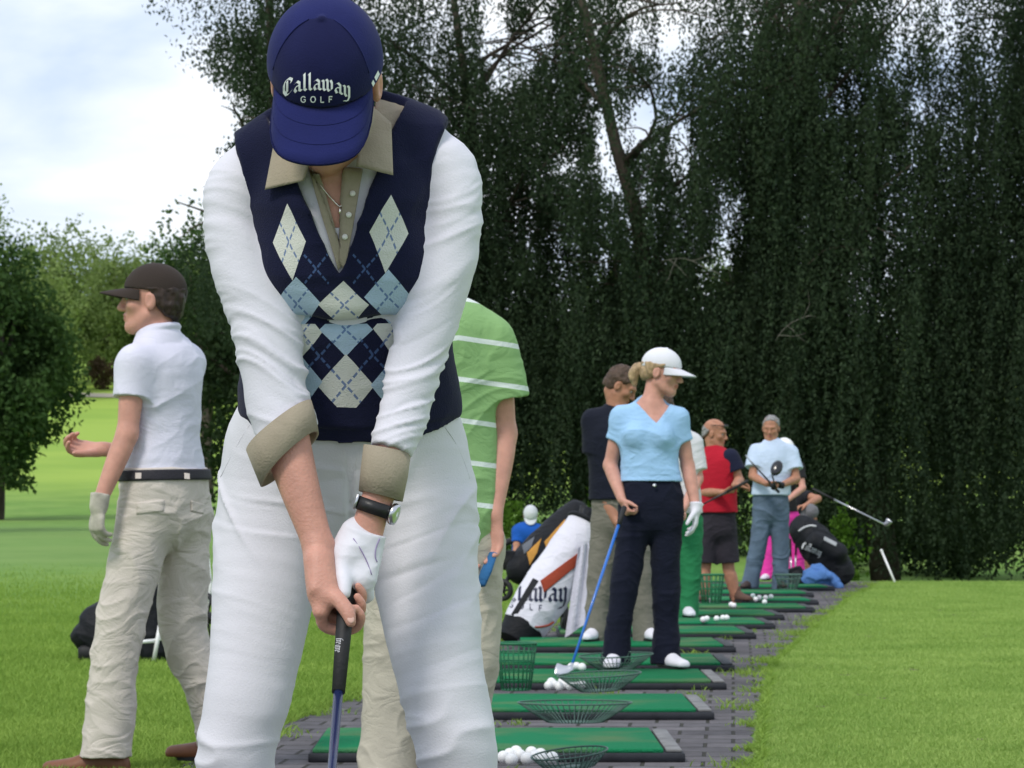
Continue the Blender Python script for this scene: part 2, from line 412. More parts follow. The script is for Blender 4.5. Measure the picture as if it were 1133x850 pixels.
xs = np.unique(np.concatenate([np.linspace(-500, -40, 24), np.linspace(-40, 40, 121), np.linspace(3.4, 4.6, 13), np.linspace(40, 500, 24)]))
ys = np.unique(np.concatenate([np.linspace(-40, 34, 38), np.linspace(34.5, 38, 15), np.linspace(39, 120, 82), np.linspace(124, 300, 45), np.linspace(320, 1500, 30)]))
def grid(xs, ys, zf):
    X, Y = np.meshgrid(xs, ys, indexing='ij'); V = np.stack([X, Y, zf(X, Y)], -1).reshape(-1, 3); a, b = len(xs), len(ys)
    i, j = np.meshgrid(np.arange(a - 1), np.arange(b - 1), indexing='ij'); i = i.ravel(); j = j.ravel()
    return V, np.stack([i * b + j, (i + 1) * b + j, (i + 1) * b + j + 1, i * b + j + 1], 1)
V, F = grid(xs, ys, ground_z)
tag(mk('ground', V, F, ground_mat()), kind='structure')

# paved strip under the mats
PATH_R = np.array([[0.45, -6], [.50, 4], [.70, 8], [.83, 10.9], [1.08, 13.9], [1.45, 17.7], [1.85, 20.6], [2.30, 23.6], [3.0, 28.5], [3.95, 34.2], [4.1, 35.0]])
PATH_L = np.array([[-2.9, -6], [-1.9, 4], [-1.45, 8], [-1.17, 10.9], [-.84, 13.9], [-.42, 17.7], [-.05, 20.6], [.35, 23.6], [.95, 28.5], [1.75, 34.2], [1.9, 35.0]])
def path_l(y): return np.interp(y, PATH_L[:, 1], PATH_L[:, 0])
def path_r(y): return np.interp(y, PATH_R[:, 1], PATH_R[:, 0])
def paver_mat():
    m = bpy.data.materials.new('clinker pavers'); m.use_nodes = True; t = m.node_tree; b = t.nodes['Principled BSDF']; b.inputs['Roughness'].default_value = .85
    b.inputs['Specular IOR Level'].default_value = .2
    tcn = N(t, 'ShaderNodeTexCoord'); mpn = N(t, 'ShaderNodeMapping'); mpn.inputs['Rotation'].default_value = (0, 0, math.radians(4)); t.links.new(tcn.outputs['Object'], mpn.inputs[0])
    br = N(t, 'ShaderNodeTexBrick', offset=.5); t.links.new(mpn.outputs[0], br.inputs[0])
    for k, q in (('Scale', 1.0), ('Mortar Size', .008), ('Mortar Smooth', .3), ('Bias', 0.0), ('Brick Width', .21), ('Row Height', .21)): br.inputs[k].default_value = q
    br.inputs['Color1'].default_value = (.088, .083, .090, 1); br.inputs['Color2'].default_value = (.140, .130, .138, 1); br.inputs['Mortar'].default_value = (.035, .034, .026, 1)
    n = N(t, 'ShaderNodeTexNoise'); n.inputs['Scale'].default_value = 14; n.inputs['Detail'].default_value = 6; t.links.new(tcn.outputs['Object'], n.inputs[0])
    n2 = N(t, 'ShaderNodeTexNoise'); n2.inputs['Scale'].default_value = 1.3; n2.inputs['Detail'].default_value = 4; t.links.new(tcn.outputs['Object'], n2.inputs[0])
    k = math_n(t, 'ADD', math_n(t, 'MULTIPLY', n.outputs[0], .9), math_n(t, 'MULTIPLY', n2.outputs[0], .9))
    sc = N(t, 'ShaderNodeVectorMath', operation='SCALE'); t.links.new(br.outputs[0], sc.inputs[0]); t.links.new(k, sc.inputs['Scale'])
    moss = N(t, 'ShaderNodeMapRange'); t.links.new(n2.outputs[0], moss.inputs[0]); moss.inputs[1].default_value = .6; moss.inputs[2].default_value = .75; moss.inputs[4].default_value = .5
    c = mixc(t, math_n(t, 'MULTIPLY', moss.outputs[0], br.outputs['Fac']), sc.outputs[0], (.06, .11, .025)); t.links.new(c, b.inputs['Base Color'])
    bp = N(t, 'ShaderNodeBump'); bp.inputs['Distance'].default_value = .012; bp.inputs['Strength'].default_value = 1
    t.links.new(math_n(t, 'ADD', math_n(t, 'MULTIPLY', math_n(t, 'SUBTRACT', 1.0, br.outputs['Fac']), .8), math_n(t, 'MULTIPLY', n.outputs[0], .5)), bp.inputs['Height']); t.links.new(bp.outputs[0], b.inputs['Normal'])
    return m
yy = np.linspace(-6, 35, 160); nx = 12
jr = .05 * (vnoise(np.stack([yy * 2.3, yy * 0, yy * 0], 1)) - .5) + .05 * (vnoise(np.stack([yy * 7, yy * 0 + 5, yy * 0], 1)) - .5)
V = []
for i, y in enumerate(yy):
    for k in range(nx + 1):
        t = k / nx; V.append([lerp(path_l(y) - jr[i], path_r(y) + jr[i], t), y, .004])
F = [[i * (nx + 1) + k, i * (nx + 1) + k + 1, (i + 1) * (nx + 1) + k + 1, (i + 1) * (nx + 1) + k] for i in range(len(yy) - 1) for k in range(nx)]
tag(mk('paved_path', V, F, paver_mat()), kind='structure')
# pale sandy track crossing the far fairway
yc = 213.0; V = []; xx = np.linspace(-60, -20, 40)
for x in xx:
    for d in (-2.2, 2.2): y = yc + d + 2.5 * math.sin(x * .09); V.append([x, y, float(ground_z(np.array([x]), np.array([y]))[0]) + .05])
F = [[2 * i, 2 * i + 2, 2 * i + 3, 2 * i + 1] for i in range(len(xx) - 1)]
tag(mk('sandy_track', V, F, mat('pale sand', (.45, .40, .30), .95)), kind='structure')

# ------------------------------------------------------------------ grass blades (the near turf)
def blades(name, pts, h0, h1, w, m, lean=.45):
    n = len(pts); h = RNG.uniform(h0, h1, n); a = RNG.uniform(0, 2 * math.pi, n); s = np.stack([np.cos(a), np.sin(a), 0 * a], 1) * w
    l = RNG.normal(0, lean, (n, 2)) * h[:, None]; tip = pts + np.stack([l[:, 0], l[:, 1], h], 1)
    mid = pts + np.stack([l[:, 0] * .35, l[:, 1] * .35, h * .6], 1)
    V = np.stack([pts - s, pts + s, mid + s * .8, mid - s * .8, tip], 1).reshape(-1, 3); b = np.arange(n)[:, None] * 5
    F = np.concatenate([b + np.array([[0, 1, 2, 3]]), b + np.array([[3, 2, 4, 4]])], 0)
    F3 = np.concatenate([b + np.array([[0, 1, 2]]), b + np.array([[0, 2, 3]]), b + np.array([[3, 2, 4]])], 0)
    return tag(mk(name, V, F3, m, smooth=False), kind='stuff', cat='grass')
def scatter(n, y0, y1, xl, xr):
    """more blades per square metre nearer the camera"""
    u = RNG.uniform(0, 1, n); y = y0 * (y1 / y0) ** u; x = RNG.uniform(0, 1, n) * (xr(y) - xl(y)) + xl(y)
    return np.stack([x, y, ground_z(x, y)], 1)
tee_leaf = leaf_mat('tee turf blades', (.14, .25, .055), (.38, .49, .155), .3, 1.1)
lawn_leaf = leaf_mat('lawn blades', (.115, .215, .04), (.31, .43, .10), .3, .8)
GRASS_N = 1.0
soil = MB(); DIV = []
for i in range(16):
    y = RNG.uniform(11.5, 27); x = float(path_r(y)) + RNG.uniform(.25, max(.6, y * .155 - float(path_r(y)))); a, b_ = RNG.uniform(.02, .045), RNG.uniform(.04, .10); DIV.append((x, y, a, b_)); n = 14; q0 = RNG.uniform(.7, 1.3, n)
    soil.add([[x + a * q0[k] * math.cos(2 * math.pi * k / n), y + b_ * q0[k] * math.sin(2 * math.pi * k / n), .006] for k in range(n)], [list(range(n))])
tag(soil.build('bare_soil', mat('bare soil', (.10, .075, .045), .95, var=(40, .4), bump=(60, .01))), kind='structure')
p = scatter(int(230000 * GRASS_N), 10.2, 35.2, lambda y: path_r(y) + .0, lambda y: y * .175 + .3)
p = p[~((p[:, 1] > 35) & (p[:, 0] > 4))]
for x, y, a, b_ in DIV: p = p[((p[:, 0] - x) / a) ** 2 + ((p[:, 1] - y) / b_) ** 2 > .9]
tag(blades('tee_grass', p, .010, .026, .0028, tee_leaf), 'short pale green mown turf on the tee to the right of the paving')
p = scatter(int(230000 * GRASS_N), 10.2, 42, lambda y: -y * .175 - .4, lambda y: path_l(y) + .03); p = p[RNG.uniform(0, 1, len(p)) > sstep(22, 42, p[:, 1]) * .98]
tag(blades('lawn_grass', p, .02, .05, .0032, lawn_leaf), 'mid green lawn grass to the left of the paving')
# ragged tufts along the paving edges and in its joints
q = []
for f, s in ((path_r, 1), (path_l, -1)):
    y = 10 * (34.5 / 10) ** RNG.uniform(0, 1, 9000); c = vnoise(np.stack([y * 3.1, y * 0 + s * 9, y * 0], 1))
    d = np.abs(RNG.normal(0, .05, len(y))) * sstep(.35, .8, c) * 2.2; q.append(np.stack([f(y) - s * d + s * .03, y, y * 0], 1))
cy = RNG.uniform(10.5, 24, 34); cx = path_l(cy) + (path_r(cy) - path_l(cy)) * RNG.uniform(.45, 1, 34)
for a, b in zip(cx, cy):
    n = RNG.integers(6, 28); q.append(np.stack([a + RNG.normal(0, .035, n), b + RNG.normal(0, .05, n), np.zeros(n)], 1))
tag(blades('weed_tufts', np.vstack(q), .012, .04, .0034, lawn_leaf, .8), 'weedy grass tufts creeping over the paving joints and edges')

# ------------------------------------------------------------------ trees
def rhombs(C, D, L, Wd):
    """leaf shaped quads: base C, direction D, length L, width Wd"""
    n = len(C); r = RNG.normal(size=(n, 3)); S = np.cross(D, r); S /= np.linalg.norm(S, axis=1, keepdims=True) + 1e-9
    D = D / (np.linalg.norm(D, axis=1, keepdims=True) + 1e-9); L = L[:, None]; Wd = Wd[:, None]; U = np.cross(S, D)
    V = np.stack([C, C + D * L * .45 + S * Wd * .5 + U * L * .06, C + D * L, C + D * L * .45 - S * Wd * .5 + U * L * .06], 1).reshape(-1, 3)
    return V, np.arange(4 * n).reshape(n, 4)
bark = mat('dark bark', (.075, .062, .05), .95, bump=(18, .03, (1, 1, .25)), var=(6, .4), spec=.1)
bark_pale = mat('grey bark', (.16, .15, .13), .95, bump=(25, .01), var=(8, .35), spec=.1)
def branch_pts(a, d, L, n=7, wig=.08, sag=0.0):
    a = np.asarray(a, float); d = nrm(d); P = [a]
    for i in range(n):
        d = nrm(d + RNG.normal(0, wig, 3) + v3(0, 0, -sag)); P.append(P[-1] + d * L / n)
    return np.array(P)
def weeping_tree(x, y, H, R, nst, label, density=None, leafm=None, seedbare=2, trunk_r=.17, lim=(-6, 9.3), low=.35, leaf=(.05, .085)):
    z0 = float(ground_z(np.array([x]), np.array([y]))[0]); root = empty('weeping_tree', (x, y, z0), label, 'tree', 'weeping trees behind the practice tee')
    tr = MB(); P = branch_pts((x, y, z0 - .2), (RNG.normal(0, .02), RNG.normal(0, .02), 1), H * .72, 9, .06); tr.tube(P, np.linspace(trunk_r * 1.1, trunk_r * .25, len(P)), 12)
    lb = MB(); starts = []
    for i in range(15):
        k = RNG.uniform(2.5, 8.9); a = P[int(k)] + (P[min(int(k) + 1, 9)] - P[int(k)]) * (k % 1); th = 2.4 * i + RNG.uniform(-.4, .4)
        B = branch_pts(a, (math.cos(th), math.sin(th), RNG.uniform(.9, 1.8)), R * RNG.uniform(.7, 1.15), 8, .13, .06)
        lb.tube(B, np.linspace(.04, .010, len(B)), 6); starts += list(B[3:])
        for j in range(4):
            C = branch_pts(B[RNG.integers(2, 7)], (RNG.normal(), RNG.normal(), RNG.uniform(-.1, .6)), R * RNG.uniform(.3, .6), 5, .12, .12); lb.tube(C, np.linspace(.018, .005, len(C)), 5); starts += list(C[2:])
    starts = np.array(starts); C = []; D = []
    st = starts[RNG.integers(0, len(starts), nst)] + RNG.normal(0, 1, (nst, 3)) * v3(.75, .75, .6)
    r = R * np.sqrt(RNG.uniform(0, 1, nst)); th = RNG.uniform(0, 2 * math.pi, nst); half = nst // 2
    dome = np.stack([x + r * np.cos(th), y + r * np.sin(th), z0 + H * (1 - .5 * (r / R) ** 2) * RNG.uniform(.35, 1.05, nst)], 1); st[:half] = dome[:half]
    clump = vnoise(st * v3(.9, .9, .35) + 40)
    for s, cl in zip(st, clump):
        if cl < .33: continue
        top = s[2]
        bot = max(z0 + low + abs(RNG.normal(0, .5)), top - RNG.uniform(1.4, 5.2)); L = top - bot
        if L < .3: continue
        n = max(6, int(L / .028)); t = np.linspace(0, 1, n); ph = RNG.uniform(0, 6, 2); am = RNG.uniform(.04, .24); ld = RNG.normal(0, .19, 2)
        px = s[0] + am * np.sin(ph[0] + t * L * 1.2) + ld[0] * t * L * .5; py = s[1] + am * np.sin(ph[1] + t * L * 1.1) + ld[1] * t * L * .5; pz = top - t * L
        P3 = np.stack([px, py, pz], 1) + RNG.normal(0, .035, (n, 3)) * (1.6 - t[:, None])
        keep = (pz < lim[1])
        if density is not None: keep &= RNG.uniform(.0, .9, n) < density(px, py, pz)
        C.append(P3[keep]); d = RNG.normal(0, .55, (n, 3)) + v3(0, 0, -.8); D.append(d[keep])
    C = np.vstack(C); D = np.vstack(D); n = len(C)
    V, F = rhombs(C, D, RNG.uniform(*leaf, n), RNG.uniform(.024, .042, n))
    tr.build('trunk', bark, root); lb.build('branches', bark, root); mk('crown', V, F, leafm, root, smooth=False)
    if seedbare:
        for i in range(seedbare):
            bb = MB(); a = v3(x + RNG.uniform(-.8, .8) * R, y - R * RNG.uniform(.85, 1.05), z0 + RNG.uniform(3.2, 6.2)); Bp = branch_pts(a, (RNG.choice([-1, 1]), -.1, .35), RNG.uniform(.7, 1.3), 8, .15, .16); bb.tube(Bp, np.linspace(.010, .003, 9), 5)
            for j in range(3): Cp = branch_pts(Bp[RNG.integers(2, 8)], (RNG.normal(), -.2, RNG.normal()), .4, 4, .2, .1); bb.tube(Cp, np.linspace(.005, .002, 5), 4)
            bb.build('bare_twig', bark_pale, root)
    return root
wl = leaf_mat('weeping leaves', (.013, .024, .016), (.058, .084, .046), .25, 1.9, .3)
wl2 = leaf_mat('weeping leaves darker', (.012, .022, .015), (.050, .073, .040), .25, 1.8, .3)
TREE_Y = 47.0
def gap_mid(px, py, pz):
    """a thin middle storey: holes of sky between the hanging tresses"""
    g = vnoise(np.stack([px * .95, py * .15, pz * .75], 1) + 3.1); f = vnoise(np.stack([px * 2.9, py * .4, pz * 1.7], 1) + 8.7)
    h = sstep(3.0, 4.6, pz + .8 * (f - .5))
    return 1 - h * (.27 + .73 * sstep(.555, .61, .5 * g + .5 * f))
def ragged_left(px, py, pz):
    e = -5.75 + 1.5 * vnoise(np.stack([px * 0 + 2, py * .2, pz * .75], 1)) + .8 * vnoise(np.stack([px * 1.2, py * .5, pz * 2.2], 1)) - .12 * (pz - 6)
    return sstep(-.12, .2, px - e) * (1 - .85 * sstep(.52, .6, vnoise(np.stack([px * 1.5, py * .3, pz * 1.1], 1) + 6)) * sstep(-2.6, -3.6, px))
TN = 2.7
weeping_tree(-3.3, 45.5, 12.5, 1.75, int(800 * TN), 'leftmost weeping tree, its thin hanging tips trailing against the white clouds', ragged_left, wl, 0, low=3.0)
weeping_tree(-.6, 49, 13, 3.0, int(900 * TN), 'weeping tree directly behind the woman in the argyle vest', gap_mid, wl2, 0)
weeping_tree(2.4, 48, 13.5, 3.1, int(880 * TN), 'weeping tree with sky gaps directly above the woman in the light blue top', gap_mid, wl, 1)
weeping_tree(5.6, 47, 14, 2.6, int(1050 * TN), 'weeping tree whose thick dark trunk shows beside the slanting white stake', gap_mid, wl, 1, trunk_r=.22, low=.12)
weeping_tree(8.4, 46, 14, 2.6, int(1050 * TN), 'rightmost weeping tree, a dense dark curtain behind the end of the tee', lambda a, b, c: .55 + .45 * gap_mid(a, b, c), wl2, 1, low=.02)

def leafy_tree(name, x, y, H, R, nleaf, label, lm, group, cz=.58, rz=.46, leaf=.28, lob=9, base=0.12, trunk=.25, stem=True):
    """broad crown: leaf clumps spread over several lobes, with gaps between them"""
    z0 = float(ground_z(np.array([x]), np.array([y]))[0]); root = empty(name, (x, y, z0), label, 'tree' if name != 'bush' else 'bush', group)
    cs = []
    for i in range(lob):
        th = RNG.uniform(0, 2 * math.pi); ph = RNG.uniform(-.85, 1); rr = RNG.uniform(.35, .75)
        cs.append((x + R * rr * math.cos(th) * math.sqrt(max(.1, 1 - ph * ph * .8)), y + R * rr * math.sin(th) * math.sqrt(max(.1, 1 - ph * ph * .8)), z0 + H * cz + H * rz * ph * .62, RNG.uniform(.36, .58)))
    cs.append((x, y, z0 + H * cz, .72)); cs = np.array(cs)
    k = RNG.integers(0, len(cs), nleaf); d = RNG.normal(size=(nleaf, 3)); d /= np.linalg.norm(d, axis=1, keepdims=True)
    rad = RNG.uniform(.0, 1, nleaf) ** .45; C = cs[k, :3] + d * rad[:, None] * (cs[k, 3] * v3(R, R, H * rz)[:, None]).T
    C += (np.stack([vnoise(C * 1.1 + q) for q in (1, 20, 40)], 1) - .5) * R * .3
    keep = (vnoise(C * (2.6 / max(R, 1)) * 1.6 + 9) > .30) & (C[:, 2] > z0 + base * H)
    C = C[keep]; n = len(C); D = RNG.normal(0, 1, (n, 3)) + v3(0, 0, -.35)
    V, F = rhombs(C, D, RNG.uniform(.7, 1.2, n) * leaf, RNG.uniform(.5, .85, n) * leaf * .8)
    if stem:
        tr = MB(); P = branch_pts((x, y, z0 - .3), (RNG.normal(0, .04), RNG.normal(0, .04), 1), H * .7, 8, .05); tr.tube(P, np.linspace(trunk, trunk * .3, 9), 9)
        tr.build('trunk', bark, root); lb = MB()
        for c in cs: lb.tube(np.array([P[3], lerp(P[4], c[:3], .5) + v3(0, 0, .1 * R), c[:3]]), [trunk * .4, trunk * .25, trunk * .1], 6)
        lb.build('branches', bark, root)
    mk('crown', V, F, lm, root, smooth=False); return root
lm_dark = leaf_mat('dark conifer leaves', (.024, .050, .02), (.075, .13, .042), .25, .8)
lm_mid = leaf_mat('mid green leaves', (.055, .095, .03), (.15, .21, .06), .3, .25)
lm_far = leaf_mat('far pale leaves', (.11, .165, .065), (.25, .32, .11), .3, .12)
lm_red = leaf_mat('reddish leaves', (.07, .05, .035), (.14, .10, .06), .2, .6)
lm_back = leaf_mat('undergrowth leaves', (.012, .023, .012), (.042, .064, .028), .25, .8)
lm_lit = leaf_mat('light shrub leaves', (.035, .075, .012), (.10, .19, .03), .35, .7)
def at_px(px, Y): return (px - CX) / FPX * Y
GB = 'dark trees closing the view behind the weeping row'
for px, Y, H, R, lab in ((300, 62, 6.3, 2.6, 'dark leafy tree closing the view behind the left shoulder of the argyle-vest golfer'), (505, 64, 6.0, 2.4, 'dark leafy tree closing the view behind the green striped shirt'),
                         (640, 66, 5.6, 2.4, 'dark leafy tree closing the view above the white golf bag'), (775, 63, 5.3, 2.3, 'dark leafy tree closing the view above the bald man in red'), (905, 65, 5.9, 2.4, 'dark leafy tree closing the view above the black golf bag'), (1060, 64, 6.2, 2.6, 'dark leafy tree closing the view at the far right edge')):
    leafy_tree('leafy_tree', at_px(px, Y), Y, H, R, 15000, lab, lm_back, GB, .48, .56, .16, base=.0)
G2 = 'trees along the far side of the fairway'
leafy_tree('leafy_tree', at_px(229, 88), 88, 8.3, 1.6, 9000, 'slender dark tree with a bare lower trunk just left of the argyle-vest golfer', lm_dark, None, .60, .45, .17, base=.10, trunk=.22)
leafy_tree('conifer_tree', at_px(-8, 72), 72, 6.25, 2.0, 24000, 'dark spreading tree cut by the left edge of the view, boughs drooping over the lawn', lm_dark, None, .50, .52, .16, 14, .11, .25)
leafy_tree('conifer_tree', at_px(-128, 60), 60, 7.4, 2.4, 11000, 'dark tree beyond the left edge whose shade falls on the lawn', lm_dark, None, .56, .48, .16, 10, .24, .25)
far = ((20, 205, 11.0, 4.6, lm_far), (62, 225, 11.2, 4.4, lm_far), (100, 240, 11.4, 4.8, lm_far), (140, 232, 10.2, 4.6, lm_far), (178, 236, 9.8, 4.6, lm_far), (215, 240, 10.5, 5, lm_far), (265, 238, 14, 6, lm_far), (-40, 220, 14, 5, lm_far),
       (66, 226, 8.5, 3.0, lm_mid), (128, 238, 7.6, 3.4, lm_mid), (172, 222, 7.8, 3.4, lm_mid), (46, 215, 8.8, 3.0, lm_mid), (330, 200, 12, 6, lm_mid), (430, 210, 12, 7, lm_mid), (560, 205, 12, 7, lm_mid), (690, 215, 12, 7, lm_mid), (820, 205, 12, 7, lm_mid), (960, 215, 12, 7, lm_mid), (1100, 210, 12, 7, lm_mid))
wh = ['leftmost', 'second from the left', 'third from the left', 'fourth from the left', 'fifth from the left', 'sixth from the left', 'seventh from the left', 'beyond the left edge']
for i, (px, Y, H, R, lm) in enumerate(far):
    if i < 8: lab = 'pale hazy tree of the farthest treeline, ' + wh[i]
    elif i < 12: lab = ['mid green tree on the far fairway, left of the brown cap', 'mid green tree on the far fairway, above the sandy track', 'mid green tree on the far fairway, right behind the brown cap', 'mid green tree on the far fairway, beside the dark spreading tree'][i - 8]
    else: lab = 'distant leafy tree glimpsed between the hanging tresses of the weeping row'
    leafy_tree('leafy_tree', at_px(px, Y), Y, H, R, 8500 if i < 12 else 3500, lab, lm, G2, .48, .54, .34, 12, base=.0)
leafy_tree('bush', at_px(114, 219), 219, 2.7, 1.1, 1700, 'reddish brown bush beside the pale sandy track', lm_red, None, .38, .5, .26, 5, .0, stem=False)
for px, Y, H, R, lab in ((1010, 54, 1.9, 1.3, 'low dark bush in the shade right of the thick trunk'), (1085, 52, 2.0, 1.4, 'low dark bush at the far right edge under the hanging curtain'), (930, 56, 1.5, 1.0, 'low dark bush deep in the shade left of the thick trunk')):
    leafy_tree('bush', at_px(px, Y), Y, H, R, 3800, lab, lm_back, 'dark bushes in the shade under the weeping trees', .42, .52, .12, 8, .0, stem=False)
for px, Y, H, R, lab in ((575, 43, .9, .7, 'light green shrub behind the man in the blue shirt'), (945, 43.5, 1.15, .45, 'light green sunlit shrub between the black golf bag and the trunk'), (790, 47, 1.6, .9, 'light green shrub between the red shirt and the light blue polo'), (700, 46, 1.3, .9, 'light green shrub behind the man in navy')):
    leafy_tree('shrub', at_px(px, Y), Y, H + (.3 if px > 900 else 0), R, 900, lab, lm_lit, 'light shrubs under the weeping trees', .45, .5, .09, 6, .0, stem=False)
# ------------------------------------------------------------------ people: shared builders
skin = mat('fair skin', (.55, .28, .215), .5, var=(30, .10), spec=.3, sss=.12, bump=(210, .0011))
skin_tan = mat('tanned skin', (.40, .19, .12), .55, var=(26, .16), spec=.3, sss=.1, bump=(160, .0006))
lip = mat('lips', (.42, .15, .12), .45)
nail = mat('finger nail', (.62, .38, .31), .3, spec=.5)
eye_white = mat('eye white', (.34, .31, .29), .4); eye_dark = mat('eye iris', (.03, .025, .02), .2)
def cloth(name, col, fine=260, b=.0012, var=(5, .07), rough=.9, sheen=.04, crease=.0028, cs=11):
    m = mat(name, col, rough, bump=(fine, b), var=var, spec=.15, sheen=sheen); t = m.node_tree
    if crease:            # soft crumpling of the cloth below the size of the modelled folds
        bp = [n for n in t.nodes if n.type == 'BUMP'][0]; tcn = N(t, 'ShaderNodeTexCoord'); mpn = N(t, 'ShaderNodeMapping'); mpn.inputs['Scale'].default_value = (.8, .8, 1.35); mpn.inputs['Rotation'].default_value = (.3, .35, .2); t.links.new(tcn.outputs['Object'], mpn.inputs[0])
        n = N(t, 'ShaderNodeTexNoise'); n.inputs['Scale'].default_value = cs; n.inputs['Detail'].default_value = 3; n.inputs['Distortion'].default_value = 1.3; n.inputs['Roughness'].default_value = .45; t.links.new(mpn.outputs[0], n.inputs[0])
        b2 = N(t, 'ShaderNodeBump'); b2.inputs['Distance'].default_value = crease * 4; b2.inputs['Strength'].default_value = .8; t.links.new(math_n(t, 'ABSOLUTE', math_n(t, 'SUBTRACT', n.outputs[0], .5)), b2.inputs['Height']); t.links.new(b2.outputs[0], bp.inputs['Normal'])
    return m
hair_brown = mat('dark brown hair', (.028, .016, .011), .5, bump=(90, .006, (1, 1, .2)), var=(40, .5))
hair_blond = mat('dark blonde hair', (.36, .25, .14), .5, bump=(90, .006, (1, 1, .2)), var=(40, .4))
hair_grey = mat('grey hair', (.24, .235, .235), .6, bump=(80, .010), var=(55, .5))
hair_short = mat('short brown hair', (.07, .042, .028), .6, bump=(120, .005), var=(45, .4))
white_leather = mat('white glove leather', (.68, .67, .73), .6, bump=(70, .0012), var=(12, .06))
rubber = mat('black rubber', (.014, .014, .015), .6, bump=(120, .001)); steel = mat('brushed steel', (.55, .56, .58), .28, metal=1.0)
white_paint = mat('white paint', (.78, .78, .77), .45)
def frame(f, up=(0, 0, 1)):
    f = nrm(f); r = nrm(np.cross(f, up)); return np.stack([r, f, np.cross(r, f)], 1)     # columns: right, forward, up
def yawdir(a, tilt=0.0):
    """a = 0 faces the camera, positive turns towards the right of the view; tilt > 0 looks down"""
    a = math.radians(a); t = math.radians(tilt); return v3(math.sin(a) * math.cos(t), -math.cos(a) * math.cos(t), -math.sin(t))
def head_sdf(S, c, R, sc=1.0, ears=True, female=False):
    p = lambda x, y, z: c + R @ (v3(x, y, z) * sc); q = lambda *r: np.array(r) * sc
    S.ell(p(0, -.012, .04), q(.075, .094, .083), .02, R); S.ell(p(0, .022, -.03), q(.060, .066, .078), .03, R)
    S.ell(p(0, .066, -.093), q(.021, .019, .019), .03, R)
    for s in (-1, 1):
        S.tube([p(s * .052, .004, -.055), p(s * .034, .045, -.088), p(0, .066, -.096)], q(.016, .014, .014), .022)
        S.ell(p(s * .043, .058, -.022), q(.022, .020, .018), .022, R)
        S.ell(p(s * .0325, .100, .004), q(.019, .016, .013), .014, R, op='sub')
        S.ell(p(s * .010, .094, -.035), q(.009, .010, .007), .008, R)
        if ears: S.ell(p(s * .078, -.008, -.008), q(.010, .020, .031), .008, R); S.ell(p(s * .086, -.001, -.006), q(.004, .010, .018), .004, R, op='sub')
    S.tube([p(-.045, .072, .022), p(0, .086, .022), p(.045, .072, .022)], q(.010, .012, .010), .016)
    S.tube([p(0, .084, .016), p(0, .098, -.010), p(0, .108, -.030)], q(.008, .0095, .0115), .012)
    S.tube([p(-.022, .080, -.0565), p(0, .0905, -.054), p(.022, .080, -.0565)], q(.005, .007, .005), .007)
    S.tube([p(-.020, .079, -.067), p(0, .089, -.069), p(.020, .079, -.067)], q(.005, .007, .005), .007)
def head_midx(C, c, R, sc):
    L = ((C - c) @ R) / sc
    return ((np.abs(L[:, 0]) < .023) & (L[:, 1] > .078) & (np.abs(L[:, 2] + .0615) < .0115 - .006 * (np.abs(L[:, 0]) / .023) ** 2)).astype(int)
def add_eyes(root, c, R, sc):
    for s in (-1, 1):
        e = c + R @ (v3(s * .0315, .0748, .003) * sc); b = MB().ball(e, np.array([.0125, .0125, .0088]) * sc, 8, R).build('eye', eye_white, root)
        d = R @ nrm(v3(s * .1, 1, -.02)); MB().ball(e + d * .0070 * sc, .0068 * sc, 8, R).build('iris', eye_dark, b, base=parent_loc(root))
        b_ = MB(); b_.tube([c + R @ (v3(s * x, y, z) * sc) for x, y, z in ((.016, .0865, .024), (.032, .084, .027), (.047, .071, .022))], np.array([.002, .0025, .0012]) * sc, 6); b_.build('eyebrow', hair_short, root)
def hand_sdf(S, w, f, n, td, curl=(.5, .7, .5), sc=1.0, spread=.05, fat=1.0, k=.007, thumb=(.6, .55, .35)):
    """open or curled hand: w wrist, f finger direction, n palm normal, td thumb-side direction"""
    f = nrm(f); td = nrm(td - f * (td @ f)); n = nrm(n - f * (n @ f) - td * (n @ td))
    S.tube([w - f * .01, w + f * .03 * sc, w + f * .088 * sc], np.array([[.024, .019], [.032, .017], [.040, .0125]]) * sc * np.array([1, fat]), .012, side=td)
    for i, (o, L) in enumerate(((.029, .074), (.010, .083), (-.010, .076), (-.028, .060))):
        p = w + f * (.083 - .006 * abs(i - 1)) * sc + td * o * sc; a = 0; P = [p - f * .02, p]; d0 = nrm(f + td * spread * (1.5 - i))
        for j, q in enumerate((.44, .31, .25)):
            a += curl[j] * (1 + .1 * i); d = d0 * math.cos(a) + n * math.sin(a); P.append(P[-1] + d * L * q * sc)
        S.tube(P, np.array([.0095, .0098, .0092, .0085, .0068]) * sc * fat, k, sub=2)
    b = w + f * .022 * sc + td * .024 * sc + n * .004; d = nrm(f * thumb[0] + td * thumb[1] + n * thumb[2]); d2 = nrm(d + f * .4 + n * .15)
    S.tube([b - d * .01, b + d * .035 * sc, b + d * .035 * sc + d2 * .03 * sc, b + d * .035 * sc + d2 * .055 * sc], np.array([.014, .0125, .0105, .008]) * sc * fat, .012, sub=2)
    return nrm(f), n, td
